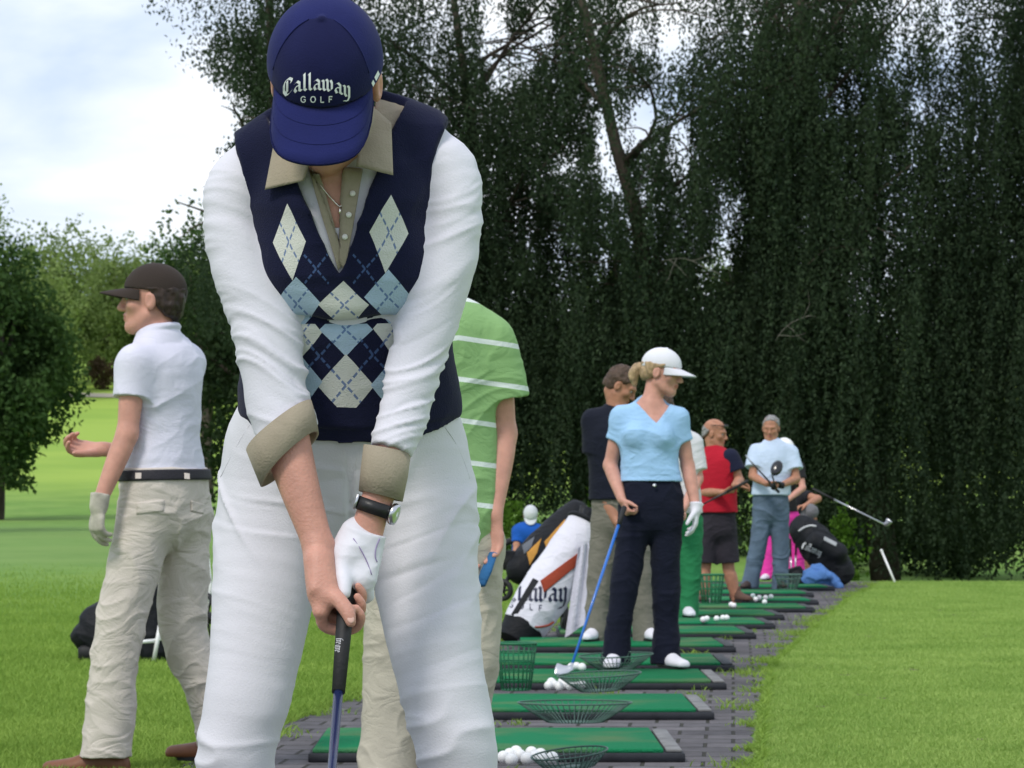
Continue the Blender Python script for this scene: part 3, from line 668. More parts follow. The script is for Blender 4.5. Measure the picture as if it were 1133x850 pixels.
def cap_build(root, c, R, sc, mcrown, mbrim=None, L=.075, tilt=0.0, name='cap', h=.004, wide=.082, drop=.016, crown=(.086, .106, .092), zc=.036, rim=.028, straight=False):
    p = lambda x, y, z: c + R @ (v3(x, y, z) * sc)
    S = SDF(); up = R[:, 2]; pl = p(0, -.01, rim); nn = -(R @ nrm(v3(0, -.10, 1)))
    S.ell(p(0, -.012, zc), np.array(crown) * sc, .01, R, cuts=[(pl, nn)]); S.ell(p(0, .0, zc + crown[2] * .99), np.array([.007, .007, .005]) * sc, .002, R)
    V, Q = S.build(h, 1); V = displace(V, Q, .0012 * (vnoise(V * 25) - .5))
    cap = mk(name, V, Q, mcrown, root)
    m = MB(); nA, nR = 25, 7; T = []
    for i in range(nA):
        a = -1 + 2 * i / (nA - 1); ph = a * math.radians(66); ix, iy = math.sin(ph) * wide, math.cos(ph) * crown[1] * .955 - .012
        for j in range(nR):
            t = j / (nR - 1); Lr = L * (1 - abs(a) ** 6) if straight else L * (1 - abs(a) ** 2.6)
            x = ix * (1 + .10 * t * (1 - abs(a) ** 8)); y = iy + Lr * t; z = rim + .010 - drop * (abs(a) ** 2) * (.4 + .8 * t) - t * tilt * L - .004 * t * t
            T.append((x, y, z))
    T = np.array(T); top = np.array([p(*q) for q in T]); bot = top - up * .0035 * sc; V = np.vstack([top, bot]); n = len(top); F = []
    for i in range(nA - 1):
        for j in range(nR - 1):
            a = i * nR + j; F.append([a, a + nR, a + nR + 1, a + 1]); F.append([n + a, n + a + 1, n + a + nR + 1, n + a + nR])
        a = i * nR + nR - 1; F.append([a, a + nR, n + a + nR, n + a]); a = i * nR; F.append([a, n + a, n + a + nR, a + nR])
    b = mk('brim', V, F, mbrim or mcrown, cap, base=parent_loc(root)); return cap, (V, F), S
def hair_cap(root, c, R, sc, m, h=.004, top=True, back=.0, low=-.06, fringe=.055, grow=.008, bald=False, capped=False):
    p = lambda x, y, z: c + R @ (v3(x, y, z) * sc); S = SDF(); g = grow
    cuts = [(p(0, fringe, .055), R @ nrm(v3(0, 1, -.9))), (p(0, -.02, low), -R[:, 2])]
    if bald: cuts.append((p(0, -.02, .020), R @ nrm(v3(0, .45, 1))))
    if capped: cuts.append((p(0, 0, .040), R[:, 2]))
    S.ell(p(0, -.014, .036), np.array([.075 + g, .094 + g, .085 + g]) * sc, .01, R, cuts=cuts)
    S.ell(p(0, -.045, -.015), np.array([.062 + g, .058 + g, .07]) * sc, .02, R, cuts=cuts)
    for s in (-1, 1): S.ell(p(s * .080, .004, -.006), np.array([.02, .018, .03]) * sc, .006, R, op='sub')
    V, Q = S.build(h, 1); V = displace(V, Q, .008 * sc * (vnoise(V * 70) - .5) + .012 * sc * (vnoise(V * np.array([34, 34, 16])) - .5))
    return mk('hair', V, Q, m, root)
def shoe(root, ank, d, m, L=.27, w=.046, sole=None, z0=None, name='shoe', h=.005):
    d = nrm(v3(d[0], d[1], 0)); z = (ank[2] - .085) if z0 is None else z0; s = np.cross([0, 0, 1], d); a = v3(ank[0], ank[1], z); S = SDF()
    S.tube([a - d * .055 + v3(0, 0, .04), a + d * .03 + v3(0, 0, .042), a + d * .11 + v3(0, 0, .032), a + d * (L - .075) + v3(0, 0, .026)], [[.034, .046], [.038, .05], [w, .034], [w * .78, .026]], .02, side=s, cuts=[(a + v3(0, 0, .014), (0, 0, -1))])
    S.tube([a - d * .01 + v3(0, 0, .05), a + v3(0, 0, .10)], [[.036, .042], [.036, .04]], .02, side=s)
    V, Q = S.build(h, 1); o = mk(name, V, Q, m, root)
    n = 20; T = []
    for k in range(n):
        q = 2 * math.pi * k / n; y = math.cos(q); T.append(a + d * (L * .5 * y + L * .5 - .085) + s * math.sin(q) * w * (1.04 if y > -.2 else .86))
    T = np.array(T); V = np.vstack([T + v3(0, 0, .002), T + v3(0, 0, .017)]); F = [[i, (i + 1) % n, n + (i + 1) % n, n + i] for i in range(n)] + [list(range(n - 1, -1, -1)), [n + i for i in range(n)]]
    mk('sole', V, F, sole or rubber, o, smooth=False, base=parent_loc(root)); return o
def wrinkle(V, Q, amp, f=(6, 6, 22), warp=1.0, w=None):
    P = V + (np.stack([vnoise(V * 5 + q) for q in (3, 11, 23)], 1) - .5) * .12 * warp
    d = amp * (ridge(P * np.array(f)) ** 3 - .35) + amp * .5 * (ridge(P * np.array(f) * 1.9 + 7) ** 3 - .3)
    return displace(V, Q, d if w is None else d * w)

class Fig:
    """an ordinary standing figure: joints are given as photo pixels at depth Y, (px, py, extra depth)"""
    def __init__(s, Y, J, label, group=None, sk=None, female=False, s_=1.0, h=None, base=None):
        s.Y = Y; s.J = {k: W(v[0], v[1], Y + (v[2] if len(v) > 2 else 0)) for k, v in J.items()}; s.sk = sk or skin; s.fem = female; s.k = s_
        f = s.J.get('base', None)
        g = (s.J['ankL'] + s.J['ankR']) / 2 if 'ankL' in s.J else v3(0, Y, 0)
        s.root = empty('person', (g[0], g[1], 0 if base is None else base), label, 'person', group)
        s.h = h or min(.0075, max(.004, Y * .00028))
    def head(s, fwd, up=(0, 0, 1), sc=1.0): s.hc = s.J['head']; s.hR = frame(fwd, up); s.hs = sc
    def torso_nodes(s, g=0.0, low=0.0):
        J = s.J; k = s.k; pel, ch, nk = J['pelvis'], J['chest'], J['neck']; 
        up = nrm(ch - pel); w = s.fem
        rad = np.array([[.160 if w else .155, .115], [.168 if w else .160, .118], [.135 if w else .155, .098 if w else .112], [.150 if w else .172, .112 if w else .122], [.136 if w else .165, .094 if w else .104], [.085, .070]]) * k + g
        P = [pel - up * .07 * k, pel, lerp(pel, ch, .48), ch, lerp(ch, (J['shL'] + J['shR']) / 2, .72), lerp((J['shL'] + J['shR']) / 2, nk, .45)]
        return np.array(P), rad
    def side(s): return nrm(s.J['shL'] - s.J['shR'])
    def body(s, hands=None, legs=False, h=None):
        J = s.J; S = SDF(); P, rad = s.torso_nodes(-.004); S.tube(P, rad, .03, side=s.side())
        S.tube([lerp((J['shL'] + J['shR']) / 2, J['neck'], .3), J['neck'], s.hc + s.hR @ v3(0, -.028, -.05)], [.062, .050 if s.fem else .057, .048 if s.fem else .055], .03)
        for q in 'LR':
            a, b, c = J['sh' + q], J['el' + q], J['wr' + q]; f = .88 if s.fem else 1.0
            S.tube([lerp(a, (J['shL'] + J['shR']) / 2, .35), a], [.055, .052 * f], .03)
            S.tube([a, lerp(a, b, .5), b], np.array([.050, .046, .038]) * f, .025); S.tube([b, lerp(b, c, .3), c], np.array([.039, .041, .026]) * f, .02)
        for q, kw in (hands or {}).items(): hand_sdf(S, J['wr' + q], **kw)
        for q in 'LR':
            if 'hip' + q in J and legs: S.tube([J['hip' + q], J['kn' + q], lerp(J['kn' + q], J['ank' + q], .32), J['ank' + q]], [.075, .052, .056, .036], .03); S.tube([J['ank' + q], J['ank' + q] + v3(0, 0, -.05)], [.036, .04], .02)
            elif 'hip' + q in J: S.tube([J['hip' + q], J['kn' + q], J['ank' + q]], [.06, .042, .034], .03)
        head_sdf(S, s.hc, s.hR, s.hs, female=s.fem)
        V, Q = S.build(h or s.h, 1); C = V[Q].mean(1)
        o = mk('body', V, Q, [s.sk, lip], s.root, midx=head_midx(C, s.hc, s.hR, s.hs)); 
        if s.Y < 28: add_eyes(s.root, s.hc, s.hR, s.hs)
        return o
    def shirt(s, m, hem=None, sleeve=.55, g=.010, sl_r=.066, collar=True, neck_cut=None, amp=.004, hem_n=(0, 0, -1), name='shirt', bust=False, loose=.014):
        J = s.J; S = SDF(); P, rad = s.torso_nodes(g); hz = hem if hem is not None else P[1] ; cuts = [(hz, hem_n)]; f = .9 if s.fem else 1.0
        rad = rad.copy(); rad[:2] += loose; rad[2] += loose * .6
        S.tube(P, rad, .03, side=s.side(), cuts=cuts)
        if bust:
            fw = nrm(np.cross(nrm(J['chest'] - J['pelvis']), s.side())); fw = fw if fw @ s.front > 0 else -fw
            for q in (-1, 1): S.ell(J['chest'] + s.side() * .065 * q + fw * .085 + v3(0, 0, -.005), (.058, .05, .058), .04)
        mid = (J['shL'] + J['shR']) / 2
        S.tube([lerp(mid, J['neck'], .55), mid * .4 + J['neck'] * .6], [.066, .060], .02)
        for q in 'LR':
            a, b = J['sh' + q], J['el' + q]; e = lerp(a, b, sleeve); d = nrm(b - a)
            S.tube([lerp(mid, J['neck'], .42), lerp(a, mid, .42) + v3(0, 0, .004), a + v3(0, 0, -.008)], np.array([.050, .054, .054]) * f, .045)
            S.tube([a, lerp(a, e, .5), e + d * .03], np.array([.055, sl_r * .95, sl_r * 1.05]) * f, .05, cuts=[(e, d)])
        if collar:
            n = J['neck']; ax = nrm(n - mid) ; u = s.side(); w = np.cross(ax, u); r = .060 if s.fem else .066
            S.tube([n - ax * .012 + r * (u * math.cos(t) + w * math.sin(t)) + ax * .012 * math.sin(t) * (1 if w @ s.front < 0 else -1) for t in np.linspace(0, 2 * math.pi, 17)], [[.009, .0125]] * 17, .008, side=ax, sub=1)
        if neck_cut: S.cut(*neck_cut)
        s.hem_pt = np.array(hz); V, Q = S.build(s.h, 1); V = wrinkle(V, Q, amp, (5, 5, 9), 1.6)
        return mk(name, V, Q, m, s.root)
    def trousers(s, m, top=None, hem=None, r=(.092, .070, .062, .068), g=.012, name='trousers', amp=.005, f=(6, 6, 9), stop=None, tg=.004):
        J = s.J; S = SDF(); P, rad = s.torso_nodes(tg); up = nrm(J['chest'] - J['pelvis']); t = top if top is not None else s.hem_pt + up * .07
        S.tube([P[0] - up * .02, P[1], lerp(P[1], P[2], .5), P[2]], np.array([rad[0], rad[1], lerp(rad[1], rad[2], .5), rad[2]]), .03, side=s.side(), cuts=[(t, up)])
        for q in 'LR':
            H_, K, A = J['hip' + q], J['kn' + q], J['ank' + q]
            if stop: e = lerp(H_, K, stop); S.tube([H_, lerp(H_, e, .5), e + nrm(K - H_) * .03], [r[0], r[1], r[2]], .035, cuts=[(e, nrm(K - H_))])
            else: e = A + v3(0, 0, -.03); S.tube([H_, lerp(H_, K, .5), K, lerp(K, A, .5), e + v3(0, 0, -.03)], [r[0], lerp(r[0], r[1], .55) , r[1], r[2], r[3]], .035, cuts=[(e, (0, 0, -1))])
        V, Q = S.build(s.h, 1); V = wrinkle(V, Q, amp, f, 2.0)
        return mk(name, V, Q, m, s.root)
    def belt(s, m, at, g=.020, hgt=.017):
        S = SDF(); P, rad = s.torso_nodes(g); up = nrm(s.J['chest'] - s.J['pelvis']); S.tube([P[0] - up * .02, P[1], lerp(P[1], P[2], .5), P[2]], np.array([rad[0], rad[1], lerp(rad[1], rad[2], .5), rad[2]]), .03, side=s.side(), cuts=[(at + up * hgt, up), (at - up * hgt, -up)])
        V, Q = S.build(s.h, 1); return mk('belt', V, Q, m, s.root)
    def glove(s, q, m, kw, name='glove', cuff=.03):
        S = SDF(); kk = dict(kw); kk['fat'] = 1.16; f, n, td = hand_sdf(S, s.J['wr' + q], **kk)
        a = s.J['wr' + q]; S.tube([a - f * cuff, a + f * .01], [.033, .03], .015, cuts=[(a - f * cuff, -f)])
        V, Q = S.build(min(s.h, .005), 1); return mk(name, V, Q, m, s.root)
def vcut(l, r, tip, Y, ymax):
    a, b, c = W(*l, Y), W(*r, Y), W(*tip, Y); d = c - a; e = c - b; nl = v3(d[2], 0, -d[0]); nr = v3(e[2], 0, -e[0])
    return [(a, nl if nl[0] > 0 else -nl), (b, nr if nr[0] < 0 else -nr), (v3(0, ymax, 0), v3(0, -1, 0))]
# broad-nib pen letters (black letter hand) and plain sans capitals, as stroke polygons in a unit cell
NIB = {'C': (.98, [[(.92, 1.30), (.62, 1.5), (.30, 1.38), (.12, 1.05), (.12, .42), (.36, .02), (.62, .06), (.92, .34)], [(.92, 1.3), (.82, 1.05)], [(.44, 1.3), (.44, .25)]]),
       'a': (.80, [[(.12, .80), (.34, 1.0), (.58, .82), (.58, .16), (.80, .06)], [(.56, .60), (.22, .52), (.10, .28), (.24, .02), (.54, .22)]]),
       'l': (.42, [[(.05, 1.45), (.18, 1.6), (.18, .16), (.36, .02)]]),
       'w': (1.12, [[(.0, .95), (.14, .86), (.14, .18), (.30, .02), (.52, .22)], [(.40, 1.08), (.54, .92), (.54, .2), (.70, .02), (.96, .26), (.96, .84), (.82, 1.06)]]),
       'y': (.80, [[(.0, .95), (.14, .86), (.14, .2), (.30, .02), (.54, .2)], [(.42, 1.06), (.56, .92), (.56, .0), (.38, -.38), (.04, -.46)]])}
SANS = {'G': (1.0, [[(.85, .78), (.62, .98), (.32, .95), (.08, .68), (.08, .32), (.32, .05), (.62, .03), (.86, .22), (.86, .46), (.55, .46)]]), 'O': (1.05, [[(.5, .98), (.2, .88), (.06, .5), (.2, .12), (.5, .02), (.8, .12), (.94, .5), (.8, .88), (.5, .98)]]),
        'L': (.75, [[(.1, 1), (.1, .03), (.68, .03)]]), 'F': (.75, [[(.1, 0), (.1, .97), (.68, .97)], [(.1, .52), (.58, .52)]])}
def text_quads(word, font, pen, nib=None, gap=.12):
    """stroke quads (each 4 x 2) and the width of the word"""
    x = 0; out = []
    for ch in word:
        w, strokes = font[ch]
        for s in strokes:
            s = np.array(s); P = [s[0]]
            for a, b in zip(s[:-1], s[1:]):
                k = max(1, int(np.linalg.norm(b - a) / .18)); P += [a + (b - a) * (i + 1) / k for i in range(k)]
            P = np.array(P) + [x, 0]
            if nib is None:
                T = np.gradient(P, axis=0); T /= np.linalg.norm(T, axis=1, keepdims=True) + 1e-9; O = np.stack([-T[:, 1], T[:, 0]], 1) * pen / 2
            else: O = np.tile(np.array([math.cos(nib), math.sin(nib)]) * pen / 2, (len(P), 1))
            for i in range(len(P) - 1): out.append([P[i] - O[i], P[i + 1] - O[i + 1], P[i + 1] + O[i + 1], P[i] + O[i]])
        x += w + gap
    return np.array(out), x - gap
def letter_mesh(name, quads, place, tree, lift, m, parent, base):
    """lay stroke quads on a surface; place maps (u, v) to photo pixels of the surface point"""
    V = []; F = []
    for q in quads:
        P = [hit(tree, *place(u, v), lift=lift) for u, v in q]
        if any(p is None for p in P): continue
        F.append([len(V) + i for i in range(4)]); V += P
    if not F: return None
    return mk(name, V, F, m, parent, smooth=False, base=base)
def patch(name, poly, tree, lift, thick, m, parent, base, n=10, smooth=True, curl=0.0):
    """a cloth flap: a four-sided outline (photo pixels, corners in order) laid on a surface, with thickness"""
    a, b, c, d = [np.array(p, float) for p in poly]; V = []; ok = None
    for i in range(n + 1):
        for j in range(n + 1):
            s, t = i / n, j / n; p = (a * (1 - s) + b * s) * (1 - t) + (d * (1 - s) + c * s) * t; h_ = hit(tree, p[0], p[1], lift + curl * t * t); V.append(h_)
    if any(x is None for x in V):
        good = [x for x in V if x is not None]
        if not good: return None
        for i, x in enumerate(V):
            if x is None:
                s, t = divmod(i, n + 1); pp = (a * (1 - s / n) + b * s / n) * (1 - t / n) + (d * (1 - s / n) + c * s / n) * t / n
                V[i] = min(good, key=lambda g: (CX + g[0] / g[1] * FPX - pp[0]) ** 2 + (HZ - (g[2] - CAMH) / g[1] * FPX - pp[1]) ** 2)
    top = np.array(V); m_ = n + 1; bot = top + v3(0, thick, 0); N_ = len(top); F = []
    for i in range(n):
        for j in range(n): q = i * m_ + j; F += [[q, q + 1, q + m_ + 1, q + m_], [N_ + q, N_ + q + m_, N_ + q + m_ + 1, N_ + q + 1]]
        F += [[i * m_, (i + 1) * m_, N_ + (i + 1) * m_, N_ + i * m_], [i * m_ + n, N_ + i * m_ + n, N_ + (i + 1) * m_ + n, (i + 1) * m_ + n], [i, N_ + i, N_ + i + 1, i + 1], [n * m_ + i, n * m_ + i + 1, N_ + n * m_ + i + 1, N_ + n * m_ + i]]
    return mk(name, np.vstack([top, bot]), F, m, parent, smooth=smooth, base=base)
# golf clubs
def golf_club(butt, tip, label, kind, shaft_m, grip_len=.26, r0=.0075, r1=.0045, head_dir=(1, 0, 0), group=None, hm=None, band=None, hs=1.0):
    """butt = top of the grip, tip = hosel; kind is driver, wood or iron"""
    butt, tip = np.asarray(butt, float), np.asarray(tip, float); d = nrm(tip - butt); L = np.linalg.norm(tip - butt)
    root = empty('golf_club', tip, label, 'golf club', group)
    g = MB(); g.tube([butt, butt + d * .006, butt + d * grip_len * .5, butt + d * grip_len], [.012, .0145, .0128, .0102], 14); g.build('grip', rubber, root)
    s = MB(); s.tube([butt + d * (grip_len - .01), butt + d * (grip_len + .35 * (L - grip_len)), tip], [r0, (r0 + r1) / 2, r1], 12); s.build('shaft', shaft_m, root)
    if band is not None:
        b = MB(); a0, a1 = band[0], band[1]; b.tube([butt + d * a0, butt + d * a1], [r0 + .0006, r0 * .96 + .0006], 12); b.build('shaft_band', band[2], root)
    hd = nrm(head_dir); n = nrm(np.cross(hd, d)); S = SDF()
    if kind == 'iron':
        S.tube([tip - d * .03, tip + d * .01], [.0065, .0075], .01); S.tube([tip + d * .012, tip + d * .02 + hd * .035, tip + d * .012 + hd * .07], np.array([[.014, .008], [.022, .007], [.027, .006]]) * hs, .01, side=d)
    else:
        S.tube([tip - d * .03, tip + d * .01], [.007, .009], .012); S.ell(tip + d * .015 + hd * .045 * hs + n * .03 * hs, np.array([.056, .045, .028]) * hs, .02, np.stack([hd, n, d], 1))
    V, Q = S.build(.003 if butt[1] < 25 else .005, 1); mk('clubhead', V, Q, hm or steel, root); return root
# ------------------------------------------------------------------ the woman in the argyle vest (foreground)
navy = (.010, .012, .036)
shirt_white = cloth('white cotton jersey', (.645, .635, .70), 300, .0006, (4, .03), crease=.0005, cs=9); trouser_white = cloth('white twill', (.635, .625, .675), 340, .0006, (4, .03), crease=.0005, cs=7)
khaki = cloth('khaki twill', (.33, .285, .215), 300, .001, (20, .08), crease=.0012); gold_chain = mat('silver chain', (.75, .70, .62), .25, metal=1.0)
cap_navy = cloth('navy cap cotton', (.013, .017, .092), 320, .0008, (14, .12), crease=0); cap_dark = cloth('dark navy cap panel', (.010, .012, .058), 320, .0008, (14, .12), crease=0)
embroid = cloth('white embroidery', (.80, .82, .85), 500, .0005); black_leather = mat('black leather', (.015, .015, .016), .4, bump=(80, .001))
HX0, HY0 = (382 - CX) / FPX * 5.15, 5.15
hero = empty('person', (HX0, HY0, 0), 'woman in navy argyle vest, white trousers and lettered navy cap gripping a club', 'person')
HB = parent_loc(hero)
def vest_mat():
    m = bpy.data.materials.new('argyle knit'); m.use_nodes = True; t = m.node_tree; b = t.nodes['Principled BSDF']; b.inputs['Roughness'].default_value = .95; b.inputs['Specular IOR Level'].default_value = .1; b.inputs['Sheen Weight'].default_value = .08
    tcn = N(t, 'ShaderNodeTexCoord'); wn = N(t, 'ShaderNodeTexNoise'); wn.inputs['Scale'].default_value = 9; t.links.new(tcn.outputs['Object'], wn.inputs[0])
    ws = N(t, 'ShaderNodeVectorMath', operation='SUBTRACT'); t.links.new(wn.outputs[1], ws.inputs[0]); ws.inputs[1].default_value = (.5, .5, .5)
    wm = N(t, 'ShaderNodeVectorMath', operation='MULTIPLY_ADD'); t.links.new(ws.outputs[0], wm.inputs[0]); wm.inputs[1].default_value = (.012, 0, .012); t.links.new(tcn.outputs['Object'], wm.inputs[2])
    sp = N(t, 'ShaderNodeSeparateXYZ'); t.links.new(wm.outputs[0], sp.inputs[0]); X, Yy, Z = sp.outputs
    YV = 4.90
    def ux(px): return (px - CX) / FPX * YV - HX0
    def uz(py): return CAMH + (HZ - py) / FPX * YV
    k = YV / FPX; white, blue, line = (.60, .61, .56), (.38, .50, .62), (.085, .15, .32)
    D = [(320, 268, 19, 42, white, -3), (430, 258, 22, 43, white, 3), (327, 335, 27, 29, blue, 0), (430, 328, 26, 31, blue, 0), (380, 337, 29, 27, white, 0), (380, 363, 30, 29, blue, 0), (331, 366, 22, 27, white, 0), (434, 362, 24, 29, white, 0),
         (380, 425, 32, 36, white, 0), (326, 420, 28, 34, blue, 0), (435, 424, 27, 34, blue, 0)]
    ND = [(350, 298, 27, 31), (404, 297, 26, 31), (350, 392, 30, 34), (411, 390, 30, 34)]
    front = math_n(t, 'LESS_THAN', Yy, 5.02 - HY0)
    col = mixc(t, 0.0, navy, navy); 
    fold = math_n(t, 'GREATER_THAN', Z, uz(356.5)); low = math_n(t, 'GREATER_THAN', Z, uz(449)); lines = None
    for i, d in enumerate(D + ND):
        cx, cy, hw, hh = d[:4]; a = math_n(t, 'DIVIDE', math_n(t, 'SUBTRACT', X, ux(cx)), hw * 1.03 * k); c = math_n(t, 'DIVIDE', math_n(t, 'SUBTRACT', Z, uz(cy)), hh * 1.03 * k)
        if len(d) > 5 and d[5]: a = math_n(t, 'ADD', a, math_n(t, 'MULTIPLY', c, -d[5] / 20))
        u = math_n(t, 'ADD', a, c); v = math_n(t, 'SUBTRACT', a, c); au, av = math_n(t, 'ABSOLUTE', u), math_n(t, 'ABSOLUTE', v)
        ins = math_n(t, 'LESS_THAN', math_n(t, 'MAXIMUM', au, av), .97); ins = math_n(t, 'MULTIPLY', ins, math_n(t, 'MULTIPLY', front, low))
        if i in (2, 3, 4): ins = math_n(t, 'MULTIPLY', ins, fold)
        if i in (5, 6, 7): ins = math_n(t, 'MULTIPLY', ins, math_n(t, 'SUBTRACT', 1.0, fold))
        if i < len(D): col = mixc(t, ins, col, d[4])
        e = .055; dash = lambda q: math_n(t, 'GREATER_THAN', math_n(t, 'FRACT', math_n(t, 'MULTIPLY', q, 2.6)), .3)
        ln = math_n(t, 'MAXIMUM', math_n(t, 'MULTIPLY', math_n(t, 'LESS_THAN', au, e), dash(v)), math_n(t, 'MULTIPLY', math_n(t, 'LESS_THAN', av, e), dash(u)))
        col = mixc(t, math_n(t, 'MULTIPLY', math_n(t, 'MULTIPLY', ln, ins), .85 if i < len(D) else .6), col, line)
    t.links.new(col, b.inputs['Base Color'])
    wv = N(t, 'ShaderNodeTexNoise'); wv.inputs['Scale'].default_value = 420; t.links.new(tcn.outputs['Object'], wv.inputs[0]); bp = N(t, 'ShaderNodeBump'); bp.inputs['Distance'].default_value = .0015; bp.inputs['Strength'].default_value = 1
    t.links.new(wv.outputs[0], bp.inputs['Height']); t.links.new(bp.outputs[0], b.inputs['Normal'])
    return m
def X3(px, py, Y): return W(px, py, Y)
# torso axis shared by body, shirt and vest
TN_ = [(386, 500, 5.17), (387, 440, 5.14), (388, 385, 5.10), (384, 290, 5.04), (382, 225, 5.01), (380, 172, 5.0)]
TR = np.array([[.176, .128], [.180, .130], [.166, .124], [.160, .132], [.158, .122], [.140, .094]])
TP = np.array([X3(*p) for p in TN_]); XS = v3(1, 0, 0)
axis_up = nrm(v3(0, -.32, 1))
def wedge(l0, l1, r0, r1, ymax):
    """planes bounding the V opening between two photo-pixel lines, in front of depth ymax"""
    a0, a1, b0, b1 = [W(*q, 4.95) for q in (l0, l1, r0, r1)]
    nl = nrm(v3((a1 - a0)[2], 0, -(a1 - a0)[0])); nl = nl if nl[0] < 0 else -nl
    nr = nrm(v3((b1 - b0)[2], 0, -(b1 - b0)[0])); nr = nr if nr[0] > 0 else -nr
    return [(a0, -nl), (b0, -nr), (v3(0, ymax, 0), (0, -1, 0))]
# --- vest
S = SDF()
def arm_line(p, q, sg): a, b = W(*p, 5.0), W(*q, 5.0); d = b - a; n = v3(d[2], 0, -d[0]); return (a, n if n[0] * sg > 0 else -n)
def yoke_cut(): return [arm_line((262, 156), (288, 258), -1), arm_line((494, 139), (466, 205), 1)]
hem_p = X3(386, 489, 5.17 - .128)
S.tube(TP[:5], TR[:5], .03, side=XS, cuts=[(hem_p, -axis_up + v3(0, .12, 0))])
S.tube(TP[4:], TR[4:], .03, side=XS, cuts=yoke_cut())
S.tube([X3(345, 142, 4.98), X3(305, 166, 5.0), X3(254, 202, 5.0)], [.050, .058, .058], .03, cuts=yoke_cut())
S.tube([X3(408, 132, 4.98), X3(455, 152, 5.0), X3(498, 184, 5.0)], [.050, .058, .058], .03, cuts=yoke_cut())
for q in (-1, 1): S.ell(X3(384 + 48 * q, 292, 4.965), (.062, .060, .066), .045)
S.cut(wedge((316, 176), (376.5, 306), (425, 176), (378, 306), 4.97))
S.ell(X3(372, 128, 5.0), (.075, .09, .06), .015, op='sub')
V, Q = S.build(.0038, 2)
pxz = np.stack([CX + V[:, 0] / V[:, 1] * FPX, HZ - (V[:, 2] - CAMH) / V[:, 1] * FPX], 1)
fold = np.exp(-((pxz[:, 1] - 357 - 3 * np.sin(pxz[:, 0] * .07)) / 5) ** 2) * (V[:, 1] < 5.0); puff = np.exp(-((pxz[:, 1] - 338) / 14) ** 2) * (V[:, 1] < 5.0) * np.exp(-((pxz[:, 0] - 383) / 50) ** 2)
rib = .0028 * sstep(472, 476, pxz[:, 1] + .0009 * (pxz[:, 0] - 386) ** 2) * (V[:, 1] < 5.2)
V = displace(V, Q, -.012 * fold + .009 * puff - rib)
V = wrinkle(V, Q, .0035, (7, 7, 12)); VEST = (V, Q); mk('vest', V, Q, vest_mat(), hero)
# --- white shirt with sleeves
S = SDF(); S.tube(TP, TR - .010, .03, side=XS)
for q in (-1, 1): S.ell(X3(384 + 48 * q, 292, 4.965), (.054, .052, .058), .045)
S.tube([X3(352, 150, 4.99), X3(305, 164, 5.0)], [.040, .050], .03); S.tube([X3(404, 138, 4.99), X3(455, 150, 5.0)], [.040, .050], .03)
cR0, cL0 = X3(322, 478, 4.92), X3(432, 498, 4.90)
SLR = [X3(p, y, d) for p, y, d in ((298, 187, 5.0), (269, 206, 5.0), (260, 250, 4.985), (272, 299, 4.975), (294, 365, 4.96), (302, 411, 4.95), (309, 450, 4.94), (325, 495, 4.92))]
S.tube(SLR, [.050, .057, .049, .053, .0525, .051, .050, .045], .022, cuts=[(cR0, X3(325, 495, 4.92) - X3(309, 450, 4.94))])
SLL = [X3(p, y, d) for p, y, d in ((462, 176, 5.0), (490, 194, 5.0), (498, 249, 4.98), (488, 299, 4.97), (471, 365, 4.955), (458, 411, 4.94), (449, 450, 4.925), (430, 505, 4.90))]
S.tube(SLL, [.050, .057, .0495, .052, .047, .042, .040, .033], .022, cuts=[(cL0, X3(430, 505, 4.90) - X3(449, 450, 4.925))])
S.cut(wedge((344, 186), (378, 275), (384, 186), (379, 275), 4.97)); S.ell(X3(372, 128, 4.99), (.066, .085, .066), .012, op='sub')
V, Q = S.build(.0036, 2)
pyy = HZ - (V[:, 2] - CAMH) / V[:, 1] * FPX; px_ = CX + V[:, 0] / V[:, 1] * FPX; arm = ((px_ < 350) | (px_ > 405)) * 1.0
w = arm * (.25 + .9 * np.exp(-((pyy - 415) / 60) ** 2) + .35 * np.exp(-((pyy - 250) / 50) ** 2))
P_ = V.copy(); P_[:, 2] += np.where(px_ < 383, 1, -1) * V[:, 0] * .35; nz = (np.stack([vnoise(V * 7 + q) for q in (3, 11, 23)], 1) - .5) * .07
d = .0050 * (ridge((P_ + nz) * np.array([3.5, 3.5, 26])) ** 4 - .25) - .0030 * (ridge((P_ + nz) * np.array([4, 4, 19]) + 9) ** 8 - .1) + .0045 * (ridge((P_ + nz) * np.array([6, 6, 62]) + 4) ** 3 - .3)
V = displace(V, Q, d * w); SHIRT = (V, Q); C_ = V[Q].mean(1); cy_ = HZ - (C_[:, 2] - CAMH) / C_[:, 1] * FPX; cx_ = CX + C_[:, 0] / C_[:, 1] * FPX
mk('shirt', V, Q, [shirt_white, khaki], hero, midx=((cy_ < 160) & (cx_ > 318) & (cx_ < 452)).astype(int))
# --- head, chest, bare hand and forearms: one skin
HF = nrm(v3(-.05, -.64, -.77)); HUP = v3(0.0, -.77, .64); HC = X3(360, 92, 4.86); HR = frame(HF, HUP); HS = 1.0
GB0 = X3(388, 606, 4.93); GDIR = nrm(X3(327, 1316, 4.25) - GB0); TOPN = nrm(v3(0, -1, 0) - GDIR * (v3(0, -1, 0) @ GDIR)); LEFTN = np.cross(GDIR, TOPN); LEFTN = LEFTN if LEFTN[0] < 0 else -LEFTN
def G(s, ang, r):
    """point on the grip: s metres below the butt, angle 0 = side towards the camera, 90 = left of the view, 180 = behind"""
    a = math.radians(ang); return GB0 + GDIR * s + (TOPN * math.cos(a) + LEFTN * math.sin(a)) * r
S = SDF(); S.tube(TP, TR - .016, .03, side=XS)
for q in (-1, 1): S.ell(X3(384 + 46 * q, 292, 4.97), (.05, .048, .054), .045)
